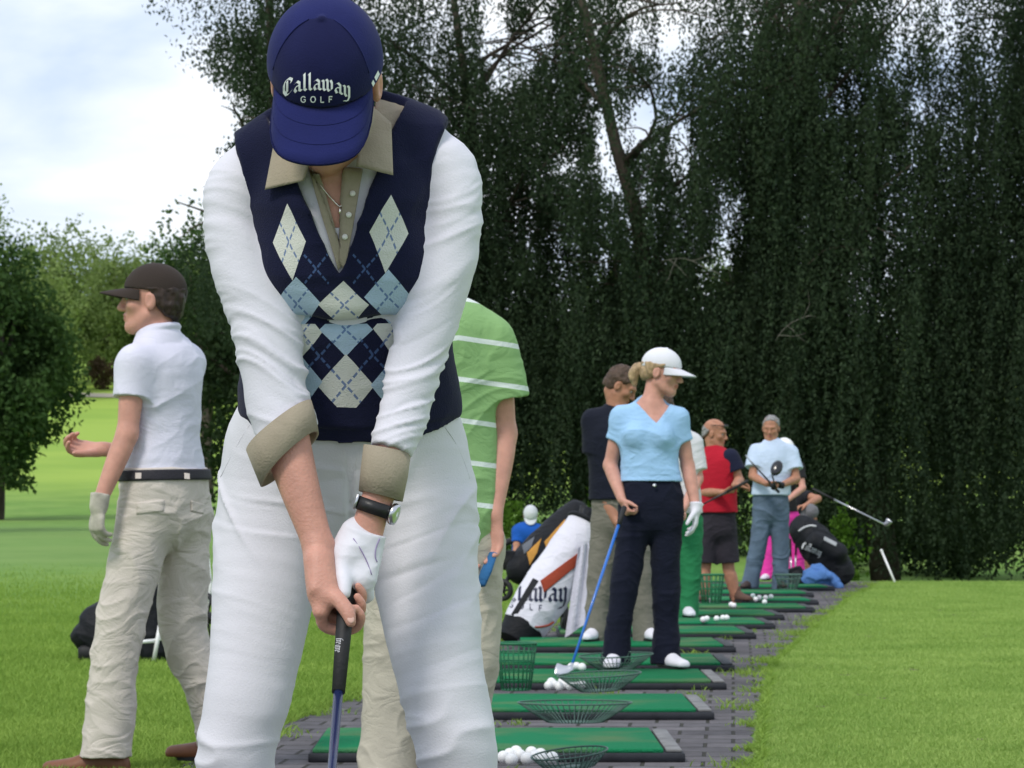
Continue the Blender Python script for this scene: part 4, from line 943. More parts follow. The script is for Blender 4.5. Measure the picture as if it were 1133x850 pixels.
S.tube([X3(378, 190, 5.0), X3(374, 150, 4.97), X3(364, 118, 4.91)], [.064, .056, .054], .04); head_sdf(S, HC, HR, HS, female=True)
S.tube([X3(378, 165, 5.0), X3(310, 168, 5.0)] + [X3(270, 206, 5.0), X3(277, 315, 4.975), X3(301, 410, 4.95)], [.05, .046, .042, .042, .040], .03)
WR = X3(353, 606, 4.885)
S.tube([X3(301, 410, 4.95), X3(312, 470, 4.925), X3(330, 535, 4.905), X3(346, 585, 4.89), WR], [[.040, .040], [.039, .038], [.032, .032], [.0255, .024], [.0245, .021]], .02, side=XS)
S.tube([X3(378, 170, 5.0), X3(452, 180, 5.0), X3(490, 200, 5.0), X3(484, 315, 4.97), X3(458, 415, 4.94)], [.045, .040, .040, .037, .030], .03)
WL = X3(409, 578, 4.90)
S.tube([X3(458, 415, 4.94), X3(440, 480, 4.91), X3(420, 545, 4.90), WL, X3(400, 620, 4.905)], [[.030, .030], [.026, .026], [.025, .023], [.025, .021], [.025, .016]], .02, side=XS)
# right hand closed round the grip: palm on the left of the view, thumb over the front, finger tips coming round from behind
K_ = [G(s, 78, r) for s, r in ((.066, .040), (.088, .042), (.110, .041), (.130, .037))]
S.tube([WR, lerp(WR, (K_[1] + K_[2]) / 2, .55), (K_[1] + K_[2]) / 2 ], [[.025, .020], [.033, .020], [.036, .016]], .014, side=GDIR)
S.tube([lerp(WR, K_[3], .2), lerp(WR, K_[3], .6), K_[3]], [.018, .018, .014], .014)
for s, kp, ln in zip((.068, .088, .108, .130), K_, (.9, 1, 1.02, .98)):
    S.tube([lerp(WR, kp, .72), kp, G(s + .010, 118, .036), G(s + .012, 165, .0265), G(s + .010, 225, .0245), G(s + .004, 275, .0245), G(s - .002, 312, .0235)], [.0095, .0100, .0094, .0090, .0086, .0078, .0060], .0025, sub=3)
TH = [lerp(WR, K_[3], .30) + TOPN * .012, G(.104, 48, .036), G(.124, 18, .029), G(.144, -14, .0245), G(.158, -30, .0225)]
S.tube(TH, [.0165, .0150, .0122, .0112, .0082], .012, sub=4)
S.tube([lerp(WR, K_[2], .3) + TOPN * .006, G(.112, 55, .032)], [.017, .014], .014)
V, Q = S.build(.0030, 1); C = V[Q].mean(1); BODY = (V, Q)
mk('body', V, Q, [skin, lip], hero, midx=head_midx(C, HC, HR, HS)); add_eyes(hero, HC, HR, HS)
tn = nrm(TH[-1] - TH[-2]); MB().ball(TH[-1] + TOPN * .0072 - tn * .001, (.0058, .0022, .0075), 8, np.stack([np.cross(TOPN, tn), TOPN, tn], 1)).build('thumb_nail', nail, hero)
# gloved left hand above it
S = SDF(); LK = [G(s, -75, r) for s, r in ((.010, .025), (.030, .027), (.050, .026), (.070, .024))]
S.tube([WL + nrm(WL - X3(400, 620, 4.905)) * .012, X3(399, 612, 4.895), X3(396, 640, 4.885)], [[.0295, .0245], [.0335, .0235], [.030, .021]], .014, side=XS, cuts=[(X3(403, 588, 4.9), X3(403, 588, 4.9) - X3(396, 628, 4.9) + v3(.004, 0, 0))])
S.tube([lerp(WL, LK[0], .3) + LEFTN * .016, G(.03, 20, .026)], [.022, .022], .016)
for s, kp in zip((.010, .030, .050, .070), LK):
    S.tube([lerp(WL, kp, .7), kp, G(s + .010, -115, .035), G(s + .012, -165, .0265), G(s + .010, -215, .0245), G(s + .006, -255, .0245)], [.0115, .0118, .0108, .010, .0095, .008], .007, sub=3)
S.tube([X3(392, 606, 4.885), G(.055, 20, .027), G(.085, 12, .0245), G(.104, 8, .0215)], [.018, .0145, .0125, .010], .012)
V, Q = S.build(.0028, 1); V = wrinkle(V, Q, .0016, (14, 14, 30)); GLOVE = (V, Q); gl = mk('glove', V, Q, white_leather, hero); gt = bvh(V, Q)
seam = mat('purple glove piping', (.30, .24, .42), .6)
b = MB()
for pts in (((391, 596), (399, 608), (406, 622), (411, 636), (418, 640)), ((420, 596), (416, 606), (415, 616), (417, 622))):
    P = [hit(gt, *p, lift=.0008) for p in pts]; P = [p for p in P if p is not None]
    if len(P) > 2: b.tube(crom(P, 4), .0009, 6)
if b.V: b.build('piping', seam, gl, base=HB)
ct = X3(404, 586, 4.9)
# watch on the left wrist
wx = X3(415, 562, 4.90); wd = nrm(X3(409, 578, 4.90) - X3(420, 545, 4.90)); wu = nrm(np.cross(wd, [0, 1, 0])); ww = np.cross(wd, wu); n = 28; V = []
for z in (-.0105, .0105):
    for rr in (0, .0035):
        for k in range(n): a = 2 * math.pi * k / n; V.append(wx + wd * z + wu * (.0285 + rr) * math.cos(a) + ww * (.0255 + rr) * math.sin(a))
F = []
for k in range(n): l = (k + 1) % n; F += [[n + k, n + l, 3 * n + l, 3 * n + k], [2 * n + k, 3 * n + k, 3 * n + l, 2 * n + l], [k, l, n + l, n + k], [k, 2 * n + k, 2 * n + l, l]]
wt = mk('watch', V, F, black_leather, hero)
side = wu if wu[0] > 0 else -wu; cdir = nrm(side + v3(0, -.25, 0)); MB().lathe([(.0, -.003), (.0165, -.003), (.0175, 0), (.0165, .0055), (.012, .0065), (0, .0065)], wx + cdir * .031, cdir, 24).build('watch_case', steel, wt, base=HB)
bk = MB(); bk.box(wx - side * .030 + v3(0, -.012, 0), (.004, .012, .024), np.stack([wu, ww, wd], 1), .001); bk.build('buckle', steel, wt, base=HB)
# khaki turned-back cuffs
def cuff(name, axis_pts, r0, r1, tilt0, tilt1, thick=.004):
    a, b_ = axis_pts; d = nrm(b_ - a); u = nrm(np.cross(d, [0, 1, 0])); w_ = np.cross(d, u); n = 40; V = []
    u = u if u[0] > 0 else -u
    for j, (c, r, tl) in enumerate(((a, r0, tilt0), (lerp(a, b_, .5), (r0 + r1) / 2 + .001, (tilt0 + tilt1) / 2), (b_, r1, tilt1))):
        for rr in (0, thick):
            for k in range(n):
                q = 2 * math.pi * k / n; wob = 1 + .03 * math.sin(3 * q + 1 + j); V.append(c + d * tl * math.cos(q) + (u * math.cos(q) + w_ * math.sin(q) * .88) * (r * wob + rr))
    F = []
    for j in range(2):
        for k in range(n): l = (k + 1) % n; A, B = j * 2 * n, (j + 1) * 2 * n; F += [[A + n + k, A + n + l, B + n + l, B + n + k], [A + l, A + k, B + k, B + l]]
    for k in range(n): l = (k + 1) % n; F += [[k, l, n + l, n + k], [4 * n + l, 4 * n + k, 5 * n + k, 5 * n + l]]
    return mk(name, V, F, khaki, hero)
cuff('cuff', (X3(308, 472, 4.925), X3(320, 508, 4.915)), .0565, .052, -.022, -.026)
cuff('cuff', (X3(428, 497, 4.905), X3(421, 549, 4.90)), .0335, .031, .002, .004)
# collar flaps, placket strips, necklace (laid on the vest and shirt)
allv = np.vstack([VEST[0], SHIRT[0], BODY[0]]); o1 = len(VEST[0]); o2 = o1 + len(SHIRT[0]); tree_all = bvh(allv, np.vstack([VEST[1], SHIRT[1] + o1, BODY[1] + o2])); tree_sb = bvh(np.vstack([SHIRT[0], BODY[0]]), np.vstack([SHIRT[1], BODY[1] + len(SHIRT[0])]))
def flap(c4, name='collar', n=12, bulge=.008, thick=.0028):
    V = []
    for i in range(n + 1):
        for j in range(n + 1):
            a_, t = i / n, j / n; p = (np.array(c4[0]) * (1 - a_) + np.array(c4[1]) * a_) * (1 - t) + (np.array(c4[3]) * (1 - a_) + np.array(c4[2]) * a_) * t
            Yp = p[2] - bulge * math.sin(math.pi * t) * (.4 + .6 * math.sin(math.pi * a_)); h_ = hit(tree_all, p[0], p[1], .012)
            if h_ is not None and h_[1] < Yp: Yp = h_[1]
            V.append(W(p[0], p[1], Yp))
    top = np.array(V); top = lap(top, np.array([[i * (n + 1) + j, i * (n + 1) + j + 1, (i + 1) * (n + 1) + j + 1, (i + 1) * (n + 1) + j] for i in range(n) for j in range(n)]), .0); bot = top + v3(0, thick, 0); m_ = n + 1; N_ = len(top); F = []
    for i in range(n):
        for j in range(n): q = i * m_ + j; F += [[q, q + 1, q + m_ + 1, q + m_], [N_ + q, N_ + q + m_, N_ + q + m_ + 1, N_ + q + 1]]
        F += [[i * m_, (i + 1) * m_, N_ + (i + 1) * m_, N_ + i * m_], [i * m_ + n, N_ + i * m_ + n, N_ + (i + 1) * m_ + n, (i + 1) * m_ + n], [i, N_ + i, N_ + i + 1, i + 1], [n * m_ + i, n * m_ + i + 1, N_ + n * m_ + i + 1, N_ + n * m_ + i]]
    return mk(name, np.vstack([top, bot]), F, khaki, hero)
flap(((303, 158, 4.93), (346, 170, 4.885), (336, 200, 4.872), (293, 210, 4.90)))
flap(((404, 110, 4.93), (433, 136, 4.915), (435, 194, 4.87), (394, 184, 4.86)))
patch('placket', ((342, 190), (354, 190), (381, 288), (374, 299)), tree_sb, .004, .003, khaki, hero, HB, n=14)
pl = patch('placket', ((383, 186), (401, 188), (382, 301), (375, 288)), tree_sb, .006, .003, khaki, hero, HB, n=14)
btn = MB()
for p in ((390, 215), (386, 238), (382, 262)):
    q = hit(tree_sb, *p, lift=.008)
    if q is not None: btn = MB(); btn.lathe([(0, 0), (.0045, 0), (.0045, .002), (0, .0022)], q, (0, -1, 0), 12); btn.build('button', mat('pearl button', (.7, .68, .62), .3), pl, base=HB)
patch('undershirt', ((368, 252), (388, 252), (383, 270), (374, 270)), tree_sb, .003, .002, shirt_white, hero, HB, n=6)
tb = bvh(*BODY); nk = [hit(tree_all, *p, lift=.0035) for p in ((343, 176), (350, 195), (358, 209), (367, 220), (377, 229), (381, 218), (384, 205), (386, 192))]; nk = [p for p in nk if p is not None]
ch = MB(); P = crom(nk, 6); ch.tube(P, [.0009 + .0007 * (i % 2) for i in range(len(P))], 6); cho = ch.build('necklace', gold_chain, hero)
pq = hit(tree_all, 377, 231, .004); pend = MB(); pend.ball(pq + v3(0, 0, -.004), (.003, .002, .006), 6); pend.ball(pq + v3(.002, 0, -.013), (.004, .002, .005), 6); pend.build('pendant', gold_chain, cho, base=HB)
# --- trousers
S = SDF()
S.tube([X3(388, 400, 5.11), X3(386, 455, 5.15), X3(384, 500, 5.18), X3(384, 535, 5.20)], [[.166, .118], [.176, .122], [.190, .130], [.192, .130]], .03, side=XS, cuts=[(X3(386, 447, 5.16), axis_up)])
LEGS = (([(318, 505, 5.19), (304, 570, 5.17), (292, 650, 5.13), (283, 720, 5.10), (270, 790, 5.08), (260, 850, 5.08), (252, 930, 5.12), (244, 1040, 5.18), (238, 1150, 5.22)], [.101, .096, .084, .074, .066, .061, .062, .060, .066]),
        ([(446, 505, 5.19), (462, 570, 5.17), (472, 650, 5.13), (482, 720, 5.10), (496, 790, 5.08), (508, 850, 5.08), (518, 930, 5.12), (526, 1040, 5.18), (532, 1150, 5.22)], [.101, .097, .084, .074, .066, .061, .062, .060, .066]))
for P, r in LEGS: S.tube([X3(*p) for p in P], r, .035, cuts=[(v3(0, 0, .06), (0, 0, -1))])
S.ell(X3(382, 560, 5.17), (.06, .075, .055), .05)
V, Q = S.build(.0042, 2); py_ = HZ - (V[:, 2] - CAMH) / V[:, 1] * FPX; px_ = CX + V[:, 0] / V[:, 1] * FPX
nz = (np.stack([vnoise(V * 4 + q) for q in (3, 11, 23)], 1) - .5) * .10; s_ = np.where(px_ < 383, 1, -1); P_ = V + nz; P_[:, 2] += s_ * V[:, 0] * .12
thigh = np.exp(-((py_ - 620) / 110) ** 2); low_ = sstep(735, 800, py_)
tm = .25 + 1.1 * sstep(.35, .7, vnoise(V * np.array([6, 6, 4]) + 13))
d = tm * .0046 * thigh * (ridge(P_ * np.array([2.2, 2.2, 15])) ** 6 - .12) - tm * .0026 * thigh * (ridge(P_ * np.array([2.4, 2.4, 22]) + 5) ** 6 - .12) + .0085 * low_ * (ridge(P_ * np.array([5, 5, 17]) + 5) ** 3 - .3) + .0022 * (ridge(P_ * np.array([4, 4, 30]) + 2) ** 4 - .2) * (.35 + low_)
Qx = (P_[:, 2] * .8 + s_ * P_[:, 0] * .9); d += .0065 * np.exp(-((py_ - 555) / 60) ** 2) * (ridge(np.stack([Qx * 16, P_[:, 1] * 3, P_[:, 0] * 2], 1)) ** 5 - .15)
d -= .004 * np.exp(-((px_ - 388) / 3) ** 2) * ((py_ > 485) & (py_ < 590))
V = displace(V, Q, d); tro = mk('trousers', V, Q, trouser_white, hero); ttr = bvh(V, Q)
for pts in (((391, 494), (392, 515), (391, 540), (387, 556)), ((398, 494), (399, 515), (397, 536), (391, 552)), ((492, 472), (504, 490), (514, 512), (520, 530)), ((276, 470), (264, 490), (252, 512), (244, 528)), ((300, 484), (330, 495), (385, 497), (440, 494), (490, 478))):
    P = [hit(ttr, *p, lift=-.0002) for p in pts]; P = [p for p in P if p is not None]
    if len(P) > 2: MB().tube(crom(P, 5), .0008, 5).build('seam', trouser_white, tro, base=HB)
for p, dd in (((238, 1150, 5.22), (-.25, -1)), ((532, 1150, 5.22), (.3, -1))): a = X3(*p); shoe(hero, v3(a[0], a[1], .12), dd, white_leather, z0=.0)
# --- cap, with arched lettering
capo, brimVF, capS = cap_build(hero, HC, HR, HS, cap_navy, L=.098, tilt=.22, h=.003, wide=.083, drop=.014, crown=(.089, .108, .098), zc=.034, rim=.026, straight=True)
me = capo.data; CV = np.empty(len(me.vertices) * 3, np.float32); me.vertices.foreach_get('co', CV); CV = CV.reshape(-1, 3) + HB; CQ = np.array([list(p.vertices) for p in me.polygons]); ctree = bvh(CV, CQ)
# the front panel is a darker cloth; its border follows the two crown seams
me.materials.append(cap_dark); CC = CV[CQ].mean(1); L_ = (CC - HC) @ HR; pan = (L_[:, 1] > .0) & (np.abs(L_[:, 0]) < .076 * np.clip((L_[:, 1] + .005) / .05, 0, 1) ** .6)
me.polygons.foreach_set('material_index', pan.astype(np.int32)); me.update()
sm = MB()
for sg in (-1, 1):
    P = []
    for i in range(13):
        yv = .100 * (1 - i / 12); xv = sg * .076 * min(1, max(0, (yv + .005) / .05)) ** .6; zz = .034 + .098 * math.sqrt(max(0, 1 - (xv / .089) ** 2 - ((yv + .012) / .108) ** 2)); 
        if zz > .036: P.append(HC + HR @ v3(xv * 1.004, yv * 1.004, zz + .0006))
    if len(P) > 3: sm.tube(crom(P, 3), .0012, 5)
    sm.build('seam', cap_navy, capo, base=HB) if sg == 1 else None
LW = 75.0; q, wd_ = text_quads('Callaway', NIB, .27, math.radians(38), .10); sc_ = LW / wd_
def arch(u, v): x = (u * sc_ - LW / 2); y = 99.5 - v * 11.8 + (x / (LW / 2)) ** 2 * 8.5; return 351 + x, y + x * .03
letter_mesh('lettering', q, arch, ctree, .0012, embroid, capo, HB)
q, wd2 = text_quads('GOLF', SANS, .2, None, .75); s2 = 35.0 / wd2
letter_mesh('lettering', q, lambda u, v: (350.5 + u * s2 - 17.5, 113.0 - v * 6.6), ctree, .0012, embroid, capo, HB)
letter_mesh('lettering', np.array([[(0, 0), (.22, .0), (.22, 1), (0, 1)], [(.34, 0), (.52, 0), (.52, 1), (.34, 1)], [(.64, 0), (1, 0), (1, 1), (.64, 1)]], float), lambda u, v: (406.5 + u * 11 + v * 2, 99 - u * 21 + v * 4), ctree, .0012, embroid, capo, HB)
bV = np.array(brimVF[0]); st_ = MB()
for j in (2, 4): st_.tube([bV[i * 7 + j] + HR[:, 2] * .0006 for i in range(25)], .0004, 4)
for i in range(2): st_.tube([bV[i_ * 7 + 6] for i_ in range(25)], .0019, 6)
st_.build('brim_stitching', cap_navy, capo, base=HB)
# hair gathered under the cap, pale strap edge at the side
hair_cap(hero, HC, HR, HS, hair_blond, .004, low=-.05, fringe=.03, grow=.003)
hclub = golf_club(GB0, X3(330, 1290, 4.27), 'golf club with blue shaft gripped by the woman in the argyle vest', 'iron', mat('dark blue shaft', (.012, .02, .07), .25, coat=.5), .275, head_dir=(-1, -.25, -.1), band=(.43, .99, mat('bright blue shaft', (.015, .06, .42), .3, coat=.5)))

gr = [c for c in bpy.data.objects if c.parent == hclub and c.name.startswith('grip')][0]; me = gr.data; gv = np.array([v.co for v in me.vertices]) + parent_loc(hclub); gtree = BVHTree.FromPolygons(gv.tolist(), [list(p.vertices) for p in me.polygons])
gq, gw = text_quads('away', NIB, .24, math.radians(38), .1)
letter_mesh('lettering', gq, lambda u, v: (373.2 - (v - .5) * 5.0 + u / gw * 2.0, 722 - u / gw * 16), gtree, .0006, mat('pale grip lettering', (.45, .45, .47), .6), gr, parent_loc(hclub))
# ------------------------------------------------------------------ the other people
white_polo = cloth('white pique', (.64, .63, .74), 240, .0012, (6, .04), crease=.0022, cs=7); khaki_light = cloth('beige cargo cotton', (.56, .505, .455), 220, .0012, (7, .08), crease=.0045, cs=9); brown_cap = cloth('dark brown cap cotton', (.040, .030, .026), 240, .001, crease=0)
belt_m = mat('dark woven belt', (.022, .02, .028), .7, bump=(150, .002)); grey_glove = mat('grey beige glove', (.42, .39, .33), .7, bump=(60, .002), var=(25, .25)); brown_leather = mat('brown leather', (.17, .065, .03), .5, var=(15, .2))
def text_on(name, word, font, pen, nib, gap, place, V, Q, m, parent, lift=.0015, base=None):
    q, w = text_quads(word, font, pen, nib, gap); t = bvh(V, Q); return letter_mesh(name, q, lambda u, v: place(u / w, v), t, lift, m, parent, base)
# --- woman walking on the left
f = Fig(10.6, {'head': (168, 332), 'neck': (176, 362), 'chest': (180, 415), 'pelvis': (183, 540), 'shL': (149, 400, -.13), 'shR': (206, 400, .12), 'elL': (141, 480, -.16), 'wrL': (110, 556, -.20), 'elR': (180, 505, .18), 'wrR': (113, 497, .02),
               'hipL': (163, 572, -.07), 'hipR': (202, 570, .07), 'knL': (132, 700, -.10), 'knR': (203, 700, .10), 'ankL': (116, 828, -.08), 'ankR': (252, 815, .20)}, 'woman in brown cap, white polo and beige trousers walking on the left lawn', female=True, h=.0042, s_=.96)
f.front = nrm(v3(-.85, .45, 0)); f.head(v3(-1, .05, .03), sc=.98)
gl_kw = dict(f=nrm(v3(-.12, -.05, -1)), n=v3(.8, .6, 0), td=v3(-.6, .8, 0), curl=(.35, .5, .4), sc=.98, spread=.0)
f.body(hands={'L': gl_kw, 'R': dict(f=v3(-1, -.1, .02), n=v3(.05, -.5, .8), td=v3(-.1, -.7, -.6), curl=(.45, .8, .6), sc=1.0)}, h=.004)
f.shirt(white_polo, hem=W(184, 533, 10.6), hem_n=(0, 0, -1), sleeve=.50, sl_r=.064, g=.012, amp=.0055, loose=0)
tr = f.trousers(khaki_light, top=W(183, 519, 10.6), r=(.096, .082, .078, .088), tg=.016, amp=.009, f=(5, 5, 9))
f.belt(belt_m, W(182, 526, 10.6), g=.027, hgt=.018)
f.glove('L', grey_glove, gl_kw)
shoe(f.root, f.J['ankL'], v3(-1, .25, 0), brown_leather, z0=.0, h=.005); shoe(f.root, f.J['ankR'], v3(-1, .2, 0), brown_leather, z0=max(0, f.J['ankR'][2] - .085), h=.005)
cap_o, _, _ = cap_build(f.root, f.hc, f.hR, f.hs, brown_cap, L=.088, tilt=.14, h=.004, drop=.022, zc=.034, crown=(.084, .109, .093))
hair_cap(f.root, f.hc, f.hR, f.hs, hair_brown, .004, low=-.08, fringe=.035, grow=.012, capped=True)
def pts_mesh(o):
    me = o.data; V = np.empty(len(me.vertices) * 3, np.float32); me.vertices.foreach_get('co', V); return V.reshape(-1, 3) + parent_loc(o.parent), np.array([list(p.vertices) for p in me.polygons])
V, Q = pts_mesh(tr); tt = bvh(V, Q)
for poly in (((151, 556), (182, 553), (181, 566), (151, 569)), ((211, 554), (226, 558), (225, 569), (211, 566))): patch('pocket_flap', poly, tt, .002, .004, khaki_light, tr, parent_loc(f.root), n=6)
bm_ = bvh(*pts_mesh([c for c in bpy.data.objects if c.name.startswith('belt') and c.parent == f.root][0]))
for poly in (((150, 517), (157, 517), (156, 536), (150, 536)), ((203, 517), (209, 518), (210, 536), (204, 536))): patch('belt_loop', poly, bm_, .002, .003, khaki_light, tr, parent_loc(f.root), n=3)
V, Q = pts_mesh(cap_o); ct_ = bvh(V, Q); q_, w_ = text_quads('a', NIB, .3, .6); letter_mesh('emblem', q_ * [1.3, 1], lambda u, v: (143 + u * 9, 296 - v * 4), ct_, .001, cloth('grey embroidery', (.35, .34, .33)), cap_o, parent_loc(f.root))
# --- man in the green striped polo
def stripe_mat(name, a, b, per, frac, off=0.0, skew=.12):
    m = cloth(name, a); t = m.node_tree; tcn = N(t, 'ShaderNodeTexCoord'); sp = N(t, 'ShaderNodeSeparateXYZ'); t.links.new(tcn.outputs['Object'], sp.inputs[0])
    z = math_n(t, 'ADD', sp.outputs[2], math_n(t, 'MULTIPLY', math_n(t, 'ABSOLUTE', math_n(t, 'SUBTRACT', sp.outputs[0], .12)), skew)); fr = math_n(t, 'FRACT', math_n(t, 'ADD', math_n(t, 'DIVIDE', z, per), off))
    t.links.new(mixc(t, math_n(t, 'LESS_THAN', fr, frac), a, b), t.nodes['Principled BSDF'].inputs['Base Color']); return m
g = Fig(9.5, {'head': (478, 288), 'neck': (482, 315), 'chest': (480, 380), 'pelvis': (482, 560), 'shL': (546, 376, 0), 'shR': (414, 376, 0), 'elL': (557, 480, .03), 'wrL': (546, 570, -.06), 'elR': (405, 480, -.05), 'wrR': (440, 565, -.2),
              'hipL': (520, 600, 0), 'hipR': (446, 600, 0), 'knL': (520, 735, -.03), 'knR': (432, 735, 0), 'ankL': (500, 868, 0), 'ankR': (428, 868, -.02)}, 'man in green polo with white stripes, mostly hidden behind the argyle-vest golfer', h=.0048, s_=1.06, sk=skin)
g.front = v3(0, -1, 0); g.head(yawdir(-20, 25))
hk = dict(f=v3(-.10, -.05, -1), n=v3(-.6, -.75, 0), td=v3(-.75, .35, 0), curl=(.25, .4, .3), sc=1.08)
g.body(hands={'L': hk, 'R': dict(f=v3(.3, -.3, -1), n=v3(.4, -.7, 0), td=v3(-.6, -.6, 0), curl=(.5, .6, .5))}, h=.0045)
g.shirt(stripe_mat('green striped pique', (.235, .40, .165), (.66, .72, .70), .122, .12, .55), hem=W(482, 606, 9.5), sleeve=.62, sl_r=.086, g=.014, amp=.007)
g.trousers(cloth('stone chino', (.44, .41, .33), 220), r=(.10, .086, .082, .094), amp=.009)
shoe(g.root, g.J['ankL'], v3(.25, -1, 0), white_leather, z0=.05); shoe(g.root, g.J['ankR'], v3(-.3, -1, 0), white_leather, z0=.05)
hair_cap(g.root, g.hc, g.hR, g.hs, hair_short, .005)
b = MB(); P = [W(546, 612, 9.40), W(538, 632, 9.38), W(532, 648, 9.36)]; b.tube(P, [.016, .022, .018], 12, flat=.5); tag(b.build('folded_scorecard', cloth('blue fabric', (.03, .12, .28))), 'blue folded cloth held in the hand of the man in the green striped polo', 'cloth')
# --- woman in the light blue top
w = Fig(16.35, {'head': (733, 412), 'neck': (722, 441), 'chest': (718, 482), 'pelvis': (720, 552), 'shR': (688, 461, .02), 'shL': (750, 462, 0), 'elR': (675, 515, .04), 'wrR': (688, 553, -.10), 'elL': (761, 516, .03), 'wrL': (770, 562, -.05),
                'hipR': (704, 566, 0), 'hipL': (736, 566, 0), 'knR': (690, 655, -.05), 'knL': (737, 655, .0), 'ankR': (680, 728, -.04), 'ankL': (737, 728, .02)}, 'blonde woman in white cap, light blue top and navy trousers leaning on a club', female=True, h=.0048, s_=.98)
w.front = yawdir(15); w.head(yawdir(70, 10), up=(.1, 0, 1))
wg = dict(f=v3(-.05, -.05, -1), n=v3(-.9, .1, 0), td=v3(-.1, -1, 0), curl=(.25, .4, .3), sc=.98)
w.body(hands={'L': wg, 'R': dict(f=v3(.35, -.25, -.8), n=v3(.75, .3, .3), td=v3(.2, -.9, .3), curl=(.8, 1.0, .7), sc=.88)})
w.shirt(cloth('light blue jersey', (.32, .52, .76), 240, .001), hem=W(720, 533, 16.35), sleeve=.48, sl_r=.058, g=.008, collar=False, amp=.006, bust=True, neck_cut=(vcut((706, 446), (743, 446), (727, 468), 16.2, 16.36),))
w.trousers(cloth('dark navy twill', (.008, .010, .022), 220, .001), r=(.088, .072, .066, .082), amp=.007)
b = MB(); b.lathe([(0, 0), (.010, 0), (.010, .004), (0, .005)], W(724, 537, 16.22), (0, -1, 0), 12); b.build('button', steel, w.root)
w.glove('L', white_leather, wg)
shoe(w.root, w.J['ankR'], v3(-.15, -1, 0), white_leather, z0=.05, h=.005); shoe(w.root, w.J['ankL'], v3(.45, -1, 0), white_leather, z0=.05, h=.005)
cap_build(w.root, w.hc, w.hR, w.hs, cloth('white cap cotton', (.66, .66, .71), crease=0), L=.092, h=.0045, zc=.034, tilt=.22, crown=(.083, .107, .093), rim=.022)
hair_cap(w.root, w.hc, w.hR, w.hs, hair_blond, .0045, low=-.05, fringe=.045, grow=.011, capped=True)
S = SDF(); pt = lambda x, y, z: w.hc + w.hR @ v3(x, y, z); S.tube([pt(0, -.095, .01), pt(0, -.135, .0), pt(0, -.150, -.045), pt(0, -.135, -.09)], [.022, .030, .028, .010], .01); V, Q = S.build(.005, 1); V = displace(V, Q, .008 * (vnoise(V * 60) - .5)); mk('hair_bun', V, Q, hair_blond, w.root)
golf_club(W(691, 561, 16.17), W(632, 738, 15.6), 'bright blue shafted iron under the hand of the woman in light blue', 'iron', mat('blue lacquer', (.02, .14, .52), .3, coat=.4), .12, r0=.0085, r1=.0065, head_dir=(-1, -.1, .0), hs=1.35)
# --- man in navy behind her
navy_polo = cloth('black navy pique', (.010, .012, .022)); olive = cloth('olive grey cotton', (.175, .165, .135)); 
n_ = Fig(19.5, {'head': (687, 427), 'neck': (682, 448), 'chest': (681, 486), 'pelvis': (684, 560), 'shR': (655, 464, 0), 'shL': (712, 464, .05), 'elR': (660, 530, -.02), 'wrR': (682, 577, -.12), 'elL': (712, 520, .05), 'wrL': (702, 570, -.1), 'hipR': (670, 578), 'hipL': (700, 578), 'knR': (664, 645), 'knL': (708, 645), 'ankR': (658, 708), 'ankL': (716, 708)},
         'man in navy polo and olive trousers standing half hidden behind the blonde woman', h=.0055, s_=1.0, sk=skin_tan)
n_.front = yawdir(20); n_.head(yawdir(80, 32)); n_.body(hands={'R': dict(f=v3(.3, -.2, -1), n=v3(.6, -.3, 0), td=v3(.3, -.9, 0), curl=(.5, .7, .5)), 'L': dict(f=v3(-.2, -.2, -1), n=v3(-.6, -.3, 0), td=v3(-.3, -.9, 0), curl=(.5, .7, .5))})
n_.shirt(navy_polo, hem=W(684, 553, 19.5), sleeve=.55, sl_r=.072); n_.trousers(olive, r=(.095, .08, .075, .08), amp=.009); hair_cap(n_.root, n_.hc, n_.hR, n_.hs, hair_short, .005, low=-.05)
for q, d in (('R', (-.3, -1)), ('L', (.3, -1))): shoe(n_.root, n_.J['ank' + q], d, white_leather, z0=.05, h=.006)
# --- person in green trousers
gm = cloth('bright green cotton', (.025, .19, .075)); p_ = Fig(23.4, {'head': (733, 450), 'neck': (738, 470), 'chest': (748, 506), 'pelvis': (752, 566), 'shR': (733, 487), 'shL': (768, 490), 'elR': (728, 530), 'wrR': (745, 562, -.2), 'elL': (772, 530, -.02), 'wrL': (757, 562, -.22), 'hipR': (745, 580), 'hipL': (764, 580), 'knR': (743, 635), 'knL': (764, 635), 'ankR': (736, 681), 'ankL': (760, 681)},
         'golfer in white shirt and bright green trousers, mostly hidden by the blonde woman', h=.006, s_=.92, sk=skin)
p_.front = yawdir(0); p_.head(yawdir(-10, 45)); p_.body(hands={'R': dict(f=v3(.4, -.3, -1), n=v3(.6, .3, 0), td=v3(.3, -.9, 0), curl=(.7, .9, .7)), 'L': dict(f=v3(-.2, -.3, -1), n=v3(-.6, .3, 0), td=v3(-.3, -.9, 0), curl=(.7, .9, .7))})
p_.shirt(cloth('white cotton', (.62, .62, .64)), hem=W(752, 568, 23.4), sleeve=.75, sl_r=.075); p_.trousers(gm, r=(.092, .082, .078, .082), amp=.008); hair_cap(p_.root, p_.hc, p_.hR, p_.hs, hair_short, .006)
for q, d in (('R', (-.2, -1)), ('L', (.1, -1))): shoe(p_.root, p_.J['ank' + q], d, white_leather, z0=.05, h=.006)
